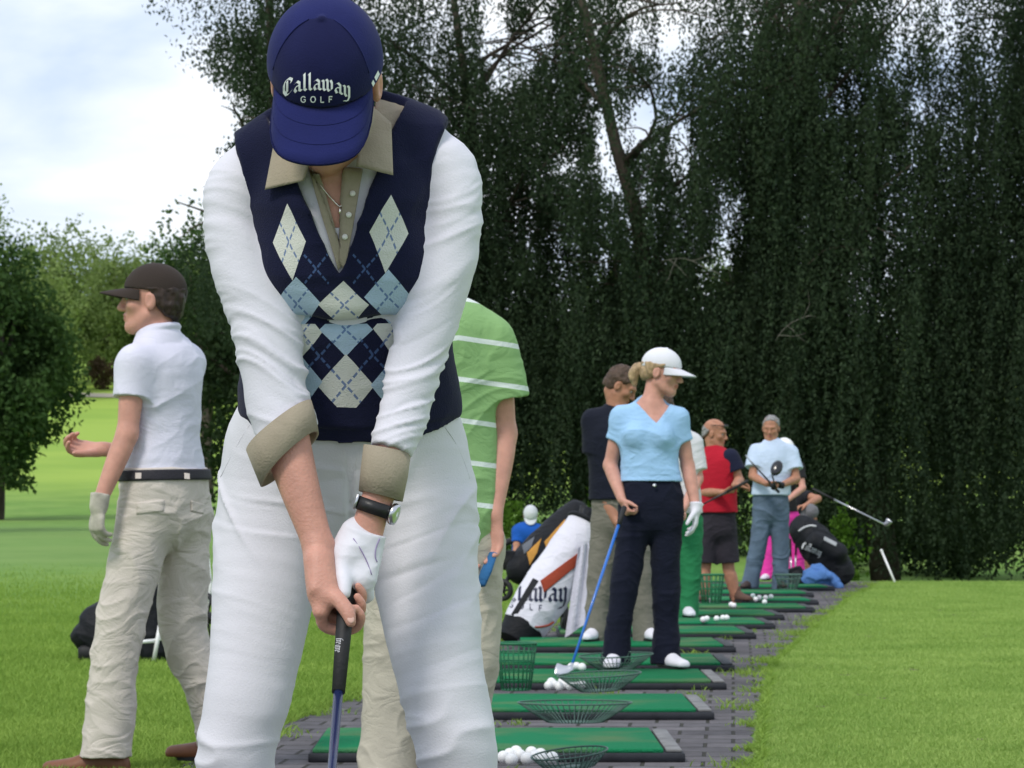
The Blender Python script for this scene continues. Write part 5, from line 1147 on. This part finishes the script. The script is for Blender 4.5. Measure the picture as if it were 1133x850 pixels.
# --- bald man in the red polo
red = cloth('red pique', (.40, .012, .028)); r_ = Fig(26.9, {'head': (791, 480), 'neck': (789, 495), 'chest': (792, 524), 'pelvis': (793, 574), 'shR': (773, 509, .1), 'shL': (808, 507, -.1), 'elR': (775, 545, .0), 'wrR': (800, 545, -.28), 'elL': (818, 532, -.12), 'wrL': (813, 537, -.36), 'hipR': (784, 585), 'hipL': (802, 585), 'knR': (780, 628), 'knL': (806, 628), 'ankR': (779, 664), 'ankL': (815, 664)},
         'bald man in red polo and dark shorts looking right beside the mats', h=.006, s_=1.05, sk=skin_tan)
r_.front = yawdir(45); r_.head(yawdir(70, 8)); r_.body(hands={'R': dict(f=v3(1, -.4, .1), n=v3(.1, -.3, .9), td=v3(0, -1, 0), curl=(.5, .7, .5)), 'L': dict(f=v3(.8, .2, .1), n=v3(0, -.3, -1), td=v3(0, -1, 0), curl=(.5, .7, .5))}, legs=True)
r_.shirt(red, hem=W(793, 567, 26.9), sleeve=.55, sl_r=.078, g=.016); r_.trousers(cloth('charcoal cotton', (.030, .026, .035)), r=(.10, .098, .098, .1), stop=.88, amp=.007); hair_cap(r_.root, r_.hc, r_.hR, r_.hs, hair_grey, .006, bald=True, low=-.06, fringe=.0)
b = MB(); hp = lambda x, y, z: r_.hc + r_.hR @ v3(x, y, z)
for s in (-1, 1): b.tube([hp(s * .083, -.02, .07), hp(s * .078, .05, .075), hp(s * .05, .082, .075)], .004, 6); b.ball(hp(s * .034, .088, .074), (.028, .006, .018), 8, r_.hR)
b.tube([hp(-.01, .092, .076), hp(.01, .092, .076)], .004, 6); b.build('sunglasses', black_leather, r_.root)
navy_sl = cloth('navy sleeve', (.012, .014, .035)); S = SDF(); S.tube([r_.J['shL'], lerp(r_.J['shL'], r_.J['elL'], .62)], [.082, .088], .01, cuts=[(lerp(r_.J['shL'], r_.J['elL'], .6), r_.J['elL'] - r_.J['shL'])]); V, Q = S.build(.007, 1); mk('sleeve', V, Q, navy_sl, r_.root)
for q, d in (('R', (-.1, -1)), ('L', (.55, -1))): shoe(r_.root, r_.J['ank' + q], d, mat('brown suede', (.10, .055, .04), .8), z0=.05, h=.006)
b = MB(); b.lathe([(.05, 0), (.056, .01), (.057, .05), (.052, .07)], r_.J['ankR'] + v3(0, 0, -.055), (0, 0, 1), 14); b.build('sock', cloth('grey sock', (.5, .5, .48)), r_.root)
dk = mat('dark graphite', (.03, .03, .035), .35); golf_club(W(828, 532, 26.4), W(778, 558, 26.45), 'dark club held level across the body of the bald man in red', 'iron', dk, .2, r0=.009, r1=.007, head_dir=(-.3, -.2, -.6))
# --- grey-haired man with driver
jm = cloth('washed denim', (.095, .135, .19), 200, .0015, (8, .2)); h_ = Fig(30.7, {'head': (853, 474), 'neck': (853, 487), 'chest': (855, 513), 'pelvis': (853, 556), 'shR': (836, 499), 'shL': (875, 499), 'elR': (833, 527, -.08), 'wrR': (849, 536, -.32), 'elL': (881, 530, -.06), 'wrL': (864, 537, -.32), 'hipR': (845, 566), 'hipL': (862, 566), 'knR': (838, 610), 'knL': (864, 612), 'ankR': (829, 647), 'ankL': (863, 649)},
         'grey-haired man in pale blue polo and jeans holding a driver upright', h=.0065, s_=1.04, sk=skin_tan)
h_.front = yawdir(0); h_.head(yawdir(-12, 10)); hg = dict(f=v3(-1, -.3, .1), n=v3(0, .5, -.8), td=v3(0, -.6, .6), curl=(.7, .9, .7)); h_.body(hands={'R': dict(f=v3(1, -.3, 0), n=v3(0, .5, -.8), td=v3(0, -.6, .6), curl=(.7, .9, .7)), 'L': hg})
h_.shirt(cloth('pale blue pique', (.50, .60, .76)), hem=W(854, 548, 30.7), sleeve=.66, sl_r=.082, g=.014, amp=.007); h_.trousers(jm, r=(.098, .084, .078, .086), amp=.009); hair_cap(h_.root, h_.hc, h_.hR, h_.hs, hair_grey, .006, low=-.03, fringe=.035, grow=.008)
h_.glove('L', mat('black glove', (.012, .012, .014), .6), hg)
for q, d in (('R', (-.4, -1)), ('L', (.1, -1))): shoe(h_.root, h_.J['ank' + q], d, mat('dark brown shoe', (.05, .032, .028), .6), z0=.05, h=.0065)
golf_club(W(862, 545, 30.35), W(831, 511, 30.25), 'dark shaft pointing up left from the hands of the grey-haired man', 'iron', dk, .14, r0=.010, r1=.007, head_dir=(-.4, -.1, .5), hs=.6)
golf_club(W(858, 540, 30.32), W(854, 524, 30.0), 'driver with black head raised in front of the pale blue polo', 'driver', dk, .1, r0=.010, r1=.007, head_dir=(.2, -.2, 1), hm=mat('glossy black', (.006, .006, .008), .25, coat=.6), hs=1.25)
# --- golfer in pink trousers, seen behind him
pk = cloth('hot pink cotton', (.72, .05, .34)); k_ = Fig(33.8, {'head': (868, 498), 'neck': (867, 508), 'chest': (866, 526), 'pelvis': (864, 566), 'shR': (852, 515), 'shL': (884, 516), 'elR': (856, 540, -.1), 'wrR': (862, 556, -.3), 'elL': (888, 540, -.08), 'wrL': (868, 556, -.3), 'hipR': (856, 574), 'hipL': (875, 574), 'knR': (853, 605), 'knL': (880, 605), 'ankR': (849, 637), 'ankL': (882, 637)},
         'golfer in hot pink trousers and white cap standing behind the grey-haired man', h=.007, s_=.95, female=True)
k_.front = yawdir(10); k_.head(yawdir(50, 30)); k_.body(); k_.shirt(cloth('black cotton', (.02, .02, .022)), hem=W(864, 566, 33.8), sleeve=.6); k_.trousers(pk, r=(.095, .088, .088, .10), amp=.008); cap_build(k_.root, k_.hc, k_.hR, 1.0, white_paint, L=.09, h=.006)
for q, d in (('R', (-.3, -1)), ('L', (.2, -1))): shoe(k_.root, k_.J['ank' + q], d, white_leather, z0=.05, h=.0065)
# --- seated person behind the black bag
def seated(Y, J, lab, top, leg, cap=None, cap_m=None, hands=None):
    f = Fig(Y, J, lab, h=.007, s_=.98, sk=skin_tan); f.front = yawdir(40); return f
q_ = Fig(35.2, {'head': (874, 528), 'neck': (875, 541), 'chest': (874, 560), 'pelvis': (872, 600), 'shR': (860, 550, .05), 'shL': (888, 548, -.05), 'elR': (864, 575, -.1), 'wrR': (886, 572, -.35), 'elL': (905, 552, -.2), 'wrL': (892, 559, -.45), 'hipR': (873, 606, -.1), 'hipL': (880, 604, -.1), 'knR': (886, 580, -.45), 'knL': (896, 568, -.42), 'ankR': (898, 638, -.40), 'ankL': (908, 638, -.34)},
         'seated person in grey shorts with forearms over the knees behind the black bag', h=.007, s_=.95, sk=skin_tan)
q_.front = yawdir(60); q_.head(yawdir(60, 30)); q_.body(hands={'L': dict(f=v3(-1, -.3, -.2), n=v3(0, 0, -1), td=v3(0, -1, 0), curl=(.4, .5, .4))}, legs=True)
q_.shirt(cloth('black shirt', (.02, .02, .024)), hem=W(872, 603, 35.2), sleeve=.5); S = SDF()
for q in 'LR': S.tube([q_.J['hip' + q], lerp(q_.J['hip' + q], q_.J['kn' + q], 1.06)], [.105, .085], .03)
S.ell(q_.J['pelvis'], (.17, .15, .11), .04); V, Q = S.build(.008, 1); mk('shorts', wrinkle(V, Q, .008), Q, cloth('grey cotton', (.16, .16, .175)), q_.root); hair_cap(q_.root, q_.hc, q_.hR, 1.0, hair_brown, .007)
for q in 'RL': shoe(q_.root, q_.J['ank' + q], (.8, -1), white_leather, z0=0, h=.007)
st = empty('folding_stool', (W(872, 640, 35.25)[0], 35.25, 0), 'low folding stool under the seated person behind the black bag', 'stool'); b = MB(); sx = st.location[0]; zt = .52
b.box((sx, 35.25, q_.J['pelvis'][2] - .115), (.36, .32, .02), None, .006); b.build('seat', rubber, st)
for a, c in ((-.16, .16), (.16, -.16)):
    for y in (-.14, .14): MB().tube([(sx + a, 35.25 + y, 0), (sx + c, 35.25 + y, q_.J['pelvis'][2] - .125)], .011, 8).build('leg', steel, st)
golf_club(W(899, 541, 34.7), W(978, 580, 34.3), 'steel iron stretched out to the right above the black bag', 'iron', steel, .28, r0=.010, r1=.008, head_dir=(.35, -.2, .35), hs=1.5)
# --- man in royal blue, far behind the white golf bag
d_ = Fig(37.5, {'head': (587, 571), 'neck': (586, 581), 'chest': (585, 592), 'pelvis': (581, 628, .25), 'shR': (573, 588), 'shL': (598, 588), 'elR': (571, 610, -.15), 'wrR': (580, 622, -.3), 'elL': (600, 610, -.15), 'wrL': (590, 622, -.3), 'hipR': (576, 634, .2), 'hipL': (588, 634, .2), 'knR': (572, 612 + 8, -.22), 'knL': (594, 620, -.22), 'ankR': (574, 634, -.1), 'ankL': (592, 634, -.1)},
         'man in royal blue shirt and pale cap crouching far behind the white golf bag', h=.0075, s_=1.0, sk=skin_tan)
d_.front = v3(0, -1, 0); d_.head(yawdir(0, 50)); d_.body(legs=True); d_.shirt(cloth('royal blue', (.012, .085, .38)), sleeve=.6, hem=W(581, 636, 37.7), g=.02); S = SDF()
for q in 'LR': S.tube([d_.J['hip' + q], d_.J['kn' + q]], [.10, .08], .03); S.tube([d_.J['kn' + q], d_.J['ank' + q]], [.08, .06], .03)
V, Q = S.build(.008, 1); mk('trousers', V, Q, cloth('beige cotton', (.40, .36, .28)), d_.root); cap_build(d_.root, d_.hc, d_.hR, 1.0, cloth('pale grey cap', (.55, .57, .6)), h=.007)
for q in 'RL': shoe(d_.root, d_.J['ank' + q], (0, -1), black_leather, z0=float(ground_z(np.array([d_.J['ankR'][0]]), np.array([37.4]))[0]), h=.0075)
# ------------------------------------------------------------------ practice mats, baskets, balls
def turf_mat():
    m = mat('mat turf', (.010, .17, .062), .9, var=(3, .2), spec=.1); t = m.node_tree; b = t.nodes['Principled BSDF']; tcn = N(t, 'ShaderNodeTexCoord')
    n = N(t, 'ShaderNodeTexNoise'); n.inputs['Scale'].default_value = 2.2; n.inputs['Detail'].default_value = 5; oi0 = N(t, 'ShaderNodeObjectInfo'); va = N(t, 'ShaderNodeVectorMath'); t.links.new(tcn.outputs['Object'], va.inputs[0]); t.links.new(oi0.outputs['Location'], va.inputs[1]); t.links.new(va.outputs[0], n.inputs[0]); n2 = N(t, 'ShaderNodeTexNoise'); n2.inputs['Scale'].default_value = 180; t.links.new(tcn.outputs['Object'], n2.inputs[0])
    oi = N(t, 'ShaderNodeObjectInfo'); c = mixc(t, oi.outputs['Random'], (.010, .165, .060), (.018, .24, .105))
    c = mixc(t, math_n(t, 'MULTIPLY', math_n(t, 'MAXIMUM', math_n(t, 'SUBTRACT', n.outputs[0], .47), 0.0), 3.6), c, (.16, .22, .10)); c = mixc(t, math_n(t, 'MULTIPLY', n2.outputs[0], .5), c, (.006, .10, .04)); t.links.new(c, b.inputs['Base Color'])
    bp = N(t, 'ShaderNodeBump'); bp.inputs['Distance'].default_value = .006; bp.inputs['Strength'].default_value = 1; t.links.new(n2.outputs[0], bp.inputs['Height']); t.links.new(bp.outputs[0], b.inputs['Normal']); return m
turf = turf_mat(); tray = mat('black rubber tray', (.018, .020, .026), .7, bump=(60, .002), var=(9, .3)); edge_dark = mat('dark edge strip', (.05, .055, .06), .8); edge_grey = mat('worn pale edge strip', (.19, .19, .19), .8, bump=(40, .002), var=(12, .3))
MATS = [(757, 845, 1.32, 'nearest green practice mat, between the legs of the argyle-vest golfer'), (790, 798, 1.30, 'second nearest green practice mat, with a tipped wire basket on it'), (804, 764.5, 1.30, 'green practice mat under the feet of the blonde woman'), (814, 744, 1.30, 'green practice mat just behind the blonde woman'),
        (814, 723, 1.30, 'green practice mat under the man in navy'), (837, 708, 1.30, 'green practice mat just behind the man in navy'), (858, 697, 1.30, 'green practice mat under the golfer in green trousers'), (868, 687, 1.30, 'green practice mat in front of the bald man in red'),
        (902, 678.5, 1.30, 'green practice mat under the bald man in red'), (906, 670, 1.30, 'green practice mat behind the bald man in red'), (901, 661.5, 1.25, 'green practice mat in front of the grey-haired man'), (924, 654.5, 1.25, 'farthest green practice mat, under the grey-haired man')]
MAT_POS = []
for i, (px, py, wd, lab) in enumerate(MATS):
    Y = CAMH * FPX / (py - HZ); X1 = (px - CX) / FPX * Y; dep = 1.05 if i < 8 else .95
    if i + 1 < len(MATS): dep = min(dep, CAMH * FPX / (MATS[i + 1][1] - HZ) - Y - .12)
    MAT_POS.append((X1, Y, wd, dep)); cx, cy = X1 - wd / 2, Y + dep / 2
    rt = empty('practice_mat', (cx, cy, 0), lab, 'golf mat', 'green practice mats along the paving', rz=RNG.normal(0, .006)); 
    base = (0, 0, 0)
    MB().box((0, 0, .020), (wd, dep, .032), None, .006).build('rubber_tray', tray, rt, base=base)
    MB().box((-.03, 0, .043), (wd - .09, dep - .03, .016), None, .005).build('turf_pad', turf, rt, base=base)
    MB().box((wd / 2 - .037, 0, .042), (.055, dep - .05, .011), None, .003).build('edge_strip', edge_grey if i < 3 else edge_dark, rt, base=base)
def wire_basket(label, c, r0, r1, hgt, nw, m, rings=3, wire=.0032, axis=(0, 0, 1), sy=1.0, grp=None, cat='basket', rim_m=None, handle=False):
    """c = centre of the base; round or oval wire basket opening along axis"""
    rt = empty('ball_basket', c, label, cat, grp); ax = nrm(axis); u = v3(1, 0, 0) if abs(ax[0]) < .9 else v3(0, 1, 0); u = nrm(u - ax * (u @ ax)); w = np.cross(ax, u); P = lambda r, a, z: np.asarray(c) + ax * z + u * r * math.cos(a) + w * r * sy * math.sin(a)
    b = MB()
    for k in range(nw): a = 2 * math.pi * k / nw; b.tube([P(r0 * .35, a, .004), P(r0, a, .004), P(lerp(r0, r1, .5), a, hgt * .5), P(r1, a, hgt)], wire, 5)
    b.build('wires', m, rt)
    h = MB()
    for z in np.linspace(0, 1, rings + 1)[:-1]: h.tube([P(lerp(r0, r1, z), a, .004 + hgt * z) for a in np.linspace(0, 2 * math.pi, 30, endpoint=False)], wire, 5, closed=True)
    h.build('hoops', m, rt); MB().tube([P(r1, a, hgt) for a in np.linspace(0, 2 * math.pi, 36, endpoint=False)], wire * 1.7, 7, closed=True).build('rim', rim_m or m, rt)
    MB().lathe([(0, 0), (r0 * .38, 0), (r0 * .38, .006), (0, .006)], c, ax, 20).build('base', m, rt); return rt
wire_green = mat('dark green coated wire', (.06, .12, .095), .4); basket_green = mat('green basket plastic', (.012, .13, .055), .5)
BG = 'ball baskets on the mats'
gp = lambda px, py, z=.051: (lambda Y: W(px, py, Y))((CAMH - z) * FPX / (py - HZ))
wire_basket('tall green ball basket standing on a mat beside the white trousers', gp(571, 764), .066, .092, .215, 22, basket_green, 5, .0036, grp=BG)
wire_basket('tall green ball basket far back beside the bald man in red', gp(787, 668), .075, .105, .24, 16, basket_green, 4, .005, grp=BG)
wire_basket('empty low wire basket lying on the second nearest mat', gp(636, 800, .053), .11, .222, .080, 56, wire_green, 2, .0019, sy=.7, grp=BG)
wire_basket('low wire basket on the mat at the feet of the blonde woman', gp(664, 765, .053), .09, .19, .078, 52, wire_green, 2, .0021, sy=.7, axis=(-.05, -.05, 1), grp=BG)
wire_basket('low wire basket on the mat behind the shoes of the blonde woman', gp(682, 741, .053), .09, .19, .075, 48, wire_green, 2, .0022, sy=.7, axis=(-.04, -.05, 1), grp=BG)
wire_basket('low wire basket tipped over beside the balls on the nearest mat', gp(632, 850, .055), .08, .125, .05, 36, wire_green, 2, .0017, sy=.8, axis=(-.12, -.1, 1), grp=BG)
wire_basket('small wire basket at the feet of the grey-haired man', gp(872, 652), .08, .13, .14, 16, wire_green, 3, .005, grp=BG)
ballm = mat('golf ball', (.80, .80, .80), .35, bump=(420, .0008)); bme = None
def balls(spots, label, grp, r=.0215):
    global bme
    for px, py in spots:
        p = gp(px, py)
        if bme is None: o = MB().ball((0, 0, 0), r, 12).build('golf_ball', ballm, base=(0, 0, 0)); bme = o
        else: o = bme.copy(); COL.objects.link(o)
        o.location = (p[0], p[1], p[2] + r); tag(o, label, 'golf ball', grp)
balls([(557, 845), (566, 848), (575, 843), (583, 847), (592, 845), (601, 848), (571, 839), (588, 840), (611, 846), (564, 842), (598, 842)], 'white ball of the heap on the nearest mat', 'heap of balls on the nearest mat')
balls([(607, 764), (613, 763), (619, 765), (625, 763), (631, 765), (637, 764), (643, 763), (610, 760), (622, 760)], 'white ball of the row in front of the blonde woman', 'row of balls in front of the blonde woman')
balls([(638, 742), (644, 743), (632, 743)], 'white ball beside the head of the blue iron', 'balls beside the blue iron')
balls([(782, 688), (793, 688), (800, 687), (804, 687), (778, 689)], 'white ball on the mat in front of the bald man in red', 'balls in front of the bald man in red')
balls([(840, 664), (847, 664), (853, 663), (846, 669), (833, 662), (809, 672), (812, 673), (836, 666)], 'white ball at the feet of the grey-haired man', 'balls at the feet of the grey-haired man')
# ------------------------------------------------------------------ golf bags
def bag_body(p0, p1, r, k=.9): return p0, p1, r
bag_white = cloth('white bag vinyl', (.66, .65, .73), 120, .001, (5, .04), .5, 0); bag_black = cloth('black bag nylon', (.012, .013, .016), 140, .0015, (8, .2), .6, 0); bag_red = cloth('rust red webbing', (.30, .055, .03), 160, .001); bag_orange = cloth('amber bag panel', (.52, .26, .06), 160, .001); letter_dark = mat('dark blue lettering', (.01, .014, .05), .5)
YB = 20.2; p0, p1 = W(579, 694, YB - .10), W(645, 590, YB + .12); rt = empty('golf_bag', (p0[0], YB, 0), 'white golf bag with dark lettering and rust red strap leaning beside the mats', 'golf bag')
S = SDF(); ax = nrm(p1 - p0); S.tube([p0 - ax * .02, lerp(p0, p1, .3), lerp(p0, p1, .75), p1 + ax * .10], [[.135, .13], [.165, .15], [.150, .14], [.135, .13]], .02, side=(1, 0, 0), sub=3, cuts=[(p0, -ax), (p1 + ax * .06, ax)])
sd = nrm(np.cross(ax, (0, 1, 0))); V, Q = S.build(.006, 1); V = wrinkle(V, Q, .006, (5, 5, 9)); BAGM = (V, Q); mk('bag_body', V, Q, bag_white, rt)
S = SDF(); S.tube([p0 - ax * .12, p0 + ax * .015], [[.115, .11], [.142, .137]], .01, side=(1, 0, 0), cuts=[(p0 + ax * .015, ax), (p0 - ax * .12, -ax)]); V, Q = S.build(.006, 1); mk('base', V, Q, bag_black, rt)
bt = bvh(*BAGM)
b = MB(); cP = p1 + ax * .06
b.ring(cP, .135, .016, ax, 24, 8); b.build('collar', bag_black, rt)
strap = patch('strap', ((598, 643), (650, 604), (650, 616), (602, 656)), bt, .006, .01, bag_red, rt, parent_loc(rt), n=10)
patch('trim_strip', ((590, 640), (596, 643), (570, 684), (566, 680)), bt, .004, .006, bag_black, rt, parent_loc(rt), n=8); b = MB(); P = [hit(bt, *p, lift=.003) for p in ((571, 685), (582, 691), (594, 694), (606, 692), (612, 688))]; P = [p for p in P if p is not None]
if len(P) > 2: b.tube(crom(P, 3), .007, 6); b.build('piping', bag_red, rt)
qd, wq = text_quads('Callaway', NIB, .27, math.radians(38), .10); sc2 = 88.0 / wq; letter_mesh('lettering', qd, lambda u, v: (540 + u * sc2 + v * 1.0, 665 + u * .15 - v * 15), bt, .003, letter_dark, rt, parent_loc(rt))
qd, wq = text_quads('GOLF', SANS, .16, None, 1.15); letter_mesh('lettering', qd, lambda u, v: (563 + u / wq * 37, 672 + u / wq * 4.5 - v * 6.5), bt, .003, letter_dark, rt, parent_loc(rt))
for i, (o, rr, mm) in enumerate((((-.05, .02), .045, bag_black), ((.03, -.04), .05, bag_black), ((.06, .04), .042, rubber))):
    q = cP + sd * o[0] + v3(0, o[1], 0); MB().tube([q - ax * .05, q + ax * .05, q + ax * .10 + sd * .03], [.012, rr * .8, rr * .55], 12).build('headcover', mm, rt)
tw = MB(); n = 14; T = []
for i in range(n + 1):
    for j in range(7):
        s, t = i / n, j / 6; p = lerp(lerp(W(640, 606, YB - .1), W(652, 600, YB - .1), t), lerp(W(625, 706, YB - .13), W(648, 690, YB - .13), t), s); T.append(p + v3(0, .02 * math.sin(t * 9 + s * 2), 0))
T = np.array(T); F = [[i * 7 + j, i * 7 + j + 1, (i + 1) * 7 + j + 1, (i + 1) * 7 + j] for i in range(n) for j in range(6)]; NT = len(T); F2 = F + [[q + NT for q in reversed(f)] for f in F]
tag(mk('towel', np.vstack([T, T + v3(0, .008, 0)]), F2, cloth('white towel', (.62, .61, .72), 90, .004), None, base=(0, 0, 0)), 'white towel hanging from the right side of the white golf bag', 'towel')
# black and amber bag lying behind it
YC = 20.9; p0, p1 = W(589, 618, YC), W(631, 577, YC + .2); rt = empty('golf_bag', (p0[0], YC, 0), 'black golf bag with amber panels tilted on a trolley behind the white bag', 'golf bag', None); ax = nrm(p1 - p0)
S = SDF(); S.tube([p0 - ax * .12, p0, p1, p1 + ax * .06], [[.10, .10], [.125, .12], [.12, .115], [.10, .10]], .02, side=(0, 1, 0)); V, Q = S.build(.007, 1); V = wrinkle(V, Q, .008, (7, 7, 7)); mk('bag_body', V, Q, bag_black, rt); bt = bvh(V, Q)
patch('amber_panel', ((583, 612), (599, 596), (594, 612), (586, 626)), bt, .005, .008, bag_orange, rt, parent_loc(rt)); patch('amber_panel', ((602, 600), (625, 575), (628, 590), (604, 606)), bt, .005, .008, bag_orange, rt, parent_loc(rt)); patch('grey_panel', ((578, 604), (592, 594), (588, 606), (580, 614)), bt, .005, .006, cloth('grey nylon', (.12, .13, .15)), rt, parent_loc(rt))
q = p1 + ax * .08; MB().ball(q, (.09, .09, .07), 10).build('headcover', bag_black, rt)
tr_ = empty('golf_trolley', (W(562, 660, YC)[0], YC, 0), 'dark folding golf trolley with small wheels behind the white trousers', 'golf trolley'); b = MB(); b.tube([W(556, 602, YC - .1), W(560, 622, YC), W(580, 632, YC), W(600, 660, YC + .1), W(612, 690, YC + .2)], .018, 8); b.tube([W(553, 604, YC - .1), W(566, 598, YC - .1)], .02, 8); b.tube([W(566, 632, YC), W(557, 650, YC - .15)], .015, 8); b.build('frame', black_leather, tr_)
MB().box(W(563, 620, YC), (.09, .12, .13), None, .02).build('console', rubber, tr_)
def wheel(c, R, w, root, axis=(1, 0, 0)):
    W_ = MB(); W_.ring(c, R - w * .5, w * .5, axis, 28, 8); t = W_.build('wheel', rubber, root); h = MB(); ax = nrm(axis); u = nrm(np.cross(ax, (0, 0, 1))); v_ = np.cross(ax, u); h.lathe([(0, -.02), (R * .25, -.02), (R * .25, .02), (0, .02)], c, ax, 14)
    for k in range(6): a = k * math.pi / 3; h.tube([np.asarray(c), np.asarray(c) + (u * math.cos(a) + v_ * math.sin(a)) * (R - w)], .007, 6)
    h.build('rim', black_leather, t, base=parent_loc(root)); return t
wheel(W(556, 653, YC - .15), .075, .035, tr_, (.4, 1, 0)); wheel(W(570, 690, YC), .11, .04, tr_, (1, .1, 0)); wheel(W(625, 688, YC + .3), .12, .04, tr_, (1, .1, 0)); 
# black bag lying by the left woman, on a white framed push cart
YL = 17.8; rt = empty('golf_bag', (W(130, 700, YL)[0], YL, 0), 'black golf bag resting on the left lawn behind the beige trousers', 'golf bag'); S = SDF(); a, c = W(112, 702, YL), W(172, 680, YL + .1)
S.tube([a - v3(.02, 0, 0), a, lerp(a, c, .5), c], [[.09, .14], [.115, .17], [.13, .17], [.12, .15]], .02, side=(0, 1, 0)); S.tube([W(168, 655, YL), W(170, 720, YL)], [.075, .085], .03); V, Q = S.build(.007, 1); mk('bag_body', wrinkle(V, Q, .01, (8, 8, 8)), Q, bag_black, rt); MB().box(W(98, 722, YL), (.10, .2, .09), None, .03).build('base', rubber, rt)
tc_ = empty('golf_trolley', (W(200, 720, YL)[0], YL, 0), 'white framed push cart standing behind the walking woman', 'golf trolley'); b = MB()
b.tube([W(140, 712, YL - .18), W(171, 709, YL - .18)], .011, 8); b.tube([W(177, 692, YL - .18), W(170, 732, YL - .18)], .012, 8); b.tube([W(171, 709, YL - .18), W(228, 690, YL - .1)], .011, 8); b.tube([W(228, 600, YL), W(233, 648, YL), W(228, 690, YL)], .011, 8); b.tube([W(228, 690, YL - .1), W(228, 690, YL)], .011, 8); b.build('frame', white_paint, tc_); wheel(W(229, 684, YL), .145, .03, tc_, (1, .5, 0)); wheel(W(215, 690, YL + .5), .14, .03, tc_, (1, .5, 0))
# black lettered bag at the end of the mats
YD = 33.0; p0, p1 = W(929, 632, YD), W(893, 590, YD + .1); rt = empty('golf_bag', (p0[0], YD, 0), 'black golf bag with white lettering leaning at the far end of the mats', 'golf bag'); ax = nrm(p1 - p0); S = SDF(); S.tube([p0, lerp(p0, p1, .5), p1, p1 + ax * .06], [[.15, .15], [.20, .19], [.18, .17], [.13, .13]], .03, side=(0, 1, 0)); S.tube([W(903, 600, YD - .12), W(926, 612, YD - .1)], [.1, .11], .05)
V, Q = S.build(.008, 1); V = wrinkle(V, Q, .014, (6, 6, 6)); mk('bag_body', V, Q, bag_black, rt); bt = bvh(V, Q); qd, wq = text_quads('Callaway', NIB, .3, math.radians(38), .1); letter_mesh('lettering', qd, lambda u, v: (887 + u / wq * 21 + v * 1.6, 606 + u / wq * 9 + (u / wq - .5) ** 2 * 3 - v * 4.6), bt, .004, mat('white lettering', (.75, .75, .78), .5), rt, parent_loc(rt))
patch('zip_flap', ((912, 594), (926, 601), (925, 605), (911, 598)), bt, .006, .01, cloth('grey nylon trim', (.35, .36, .38)), rt, parent_loc(rt)); b = MB(); P = [hit(bt, *p, lift=.006) for p in ((884, 588), (890, 584), (897, 582), (903, 583))]; P = [p for p in P if p is not None]
if len(P) > 2: b.tube(crom(P, 3), .012, 6); b.build('piping', cloth('pale trim', (.5, .5, .52)), rt)
q = p1 + ax * .07; 
for i, o in enumerate((-.07, .0, .07)): MB().ball(q + nrm(np.cross(ax, (0, 1, 0))) * o, (.045, .05, .06), 8).build('headcover', bag_black, rt)
# blue jacket, small dark bag, stakes
S = SDF(); 
for p, r in (((899, 640, 32.5), (.10, .13, .10)), ((910, 641, 32.5), (.14, .12, .09)), ((919, 646, 32.5), (.10, .1, .06)), ((905, 633, 32.55), (.07, .07, .07))): S.ell(W(*p), r, .06)
S.tube([W(903, 640, 32.4), W(915, 637, 32.38), W(928, 649, 32.4)], [.045, .05, .035], .02); V, Q = S.build(.008, 1); V = wrinkle(V, Q, .03, (8, 8, 8), 1.5); V[:, 2] = np.maximum(V[:, 2], .008); tag(mk('jacket', V, Q, cloth('blue jacket nylon', (.075, .17, .40), 100, .003), None, base=(0, 0, 0)), 'crumpled blue jacket dropped in front of the black lettered golf bag', 'jacket')
S = SDF(); S.ell(W(882, 641, 32.6), (.12, .10, .12), .04); S.tube([W(874, 632, 32.55), W(882, 628, 32.55), W(890, 633, 32.55)], .025, .02); V, Q = S.build(.008, 1); V = wrinkle(V, Q, .025, (9, 9, 9)); V[:, 2] = np.maximum(V[:, 2], .008); tag(mk('shoulder_bag', V, Q, bag_black, None, base=(0, 0, 0)), 'small black shoulder bag on the paving left of the blue jacket', 'bag')
for i, (x0, y0, x1, y1, lab) in enumerate(((876, 640, 874, 596, 'leftmost bare club shaft standing by the pink trousers'), (880, 638, 881, 594, 'rightmost bare club shaft standing by the pink trousers'))): golf_club(W(x1, y1, 33.2), W(x0, y0, 33.1), lab, 'iron', steel, .2, r0=.010, r1=.008, head_dir=(1, 0, 0), group='bare clubs by the pink trousers')
st = MB(); a, c = W(976, 611, 34.6), W(990, 644, 34.4); st.tube([c, a], [.012, .012], 10); st.tube([a, a + nrm(a - c) * .03], [.017, .015], 10); tag(st.build('stake', white_paint), 'thin white stake slanting out of the far end of the tee', 'stake')
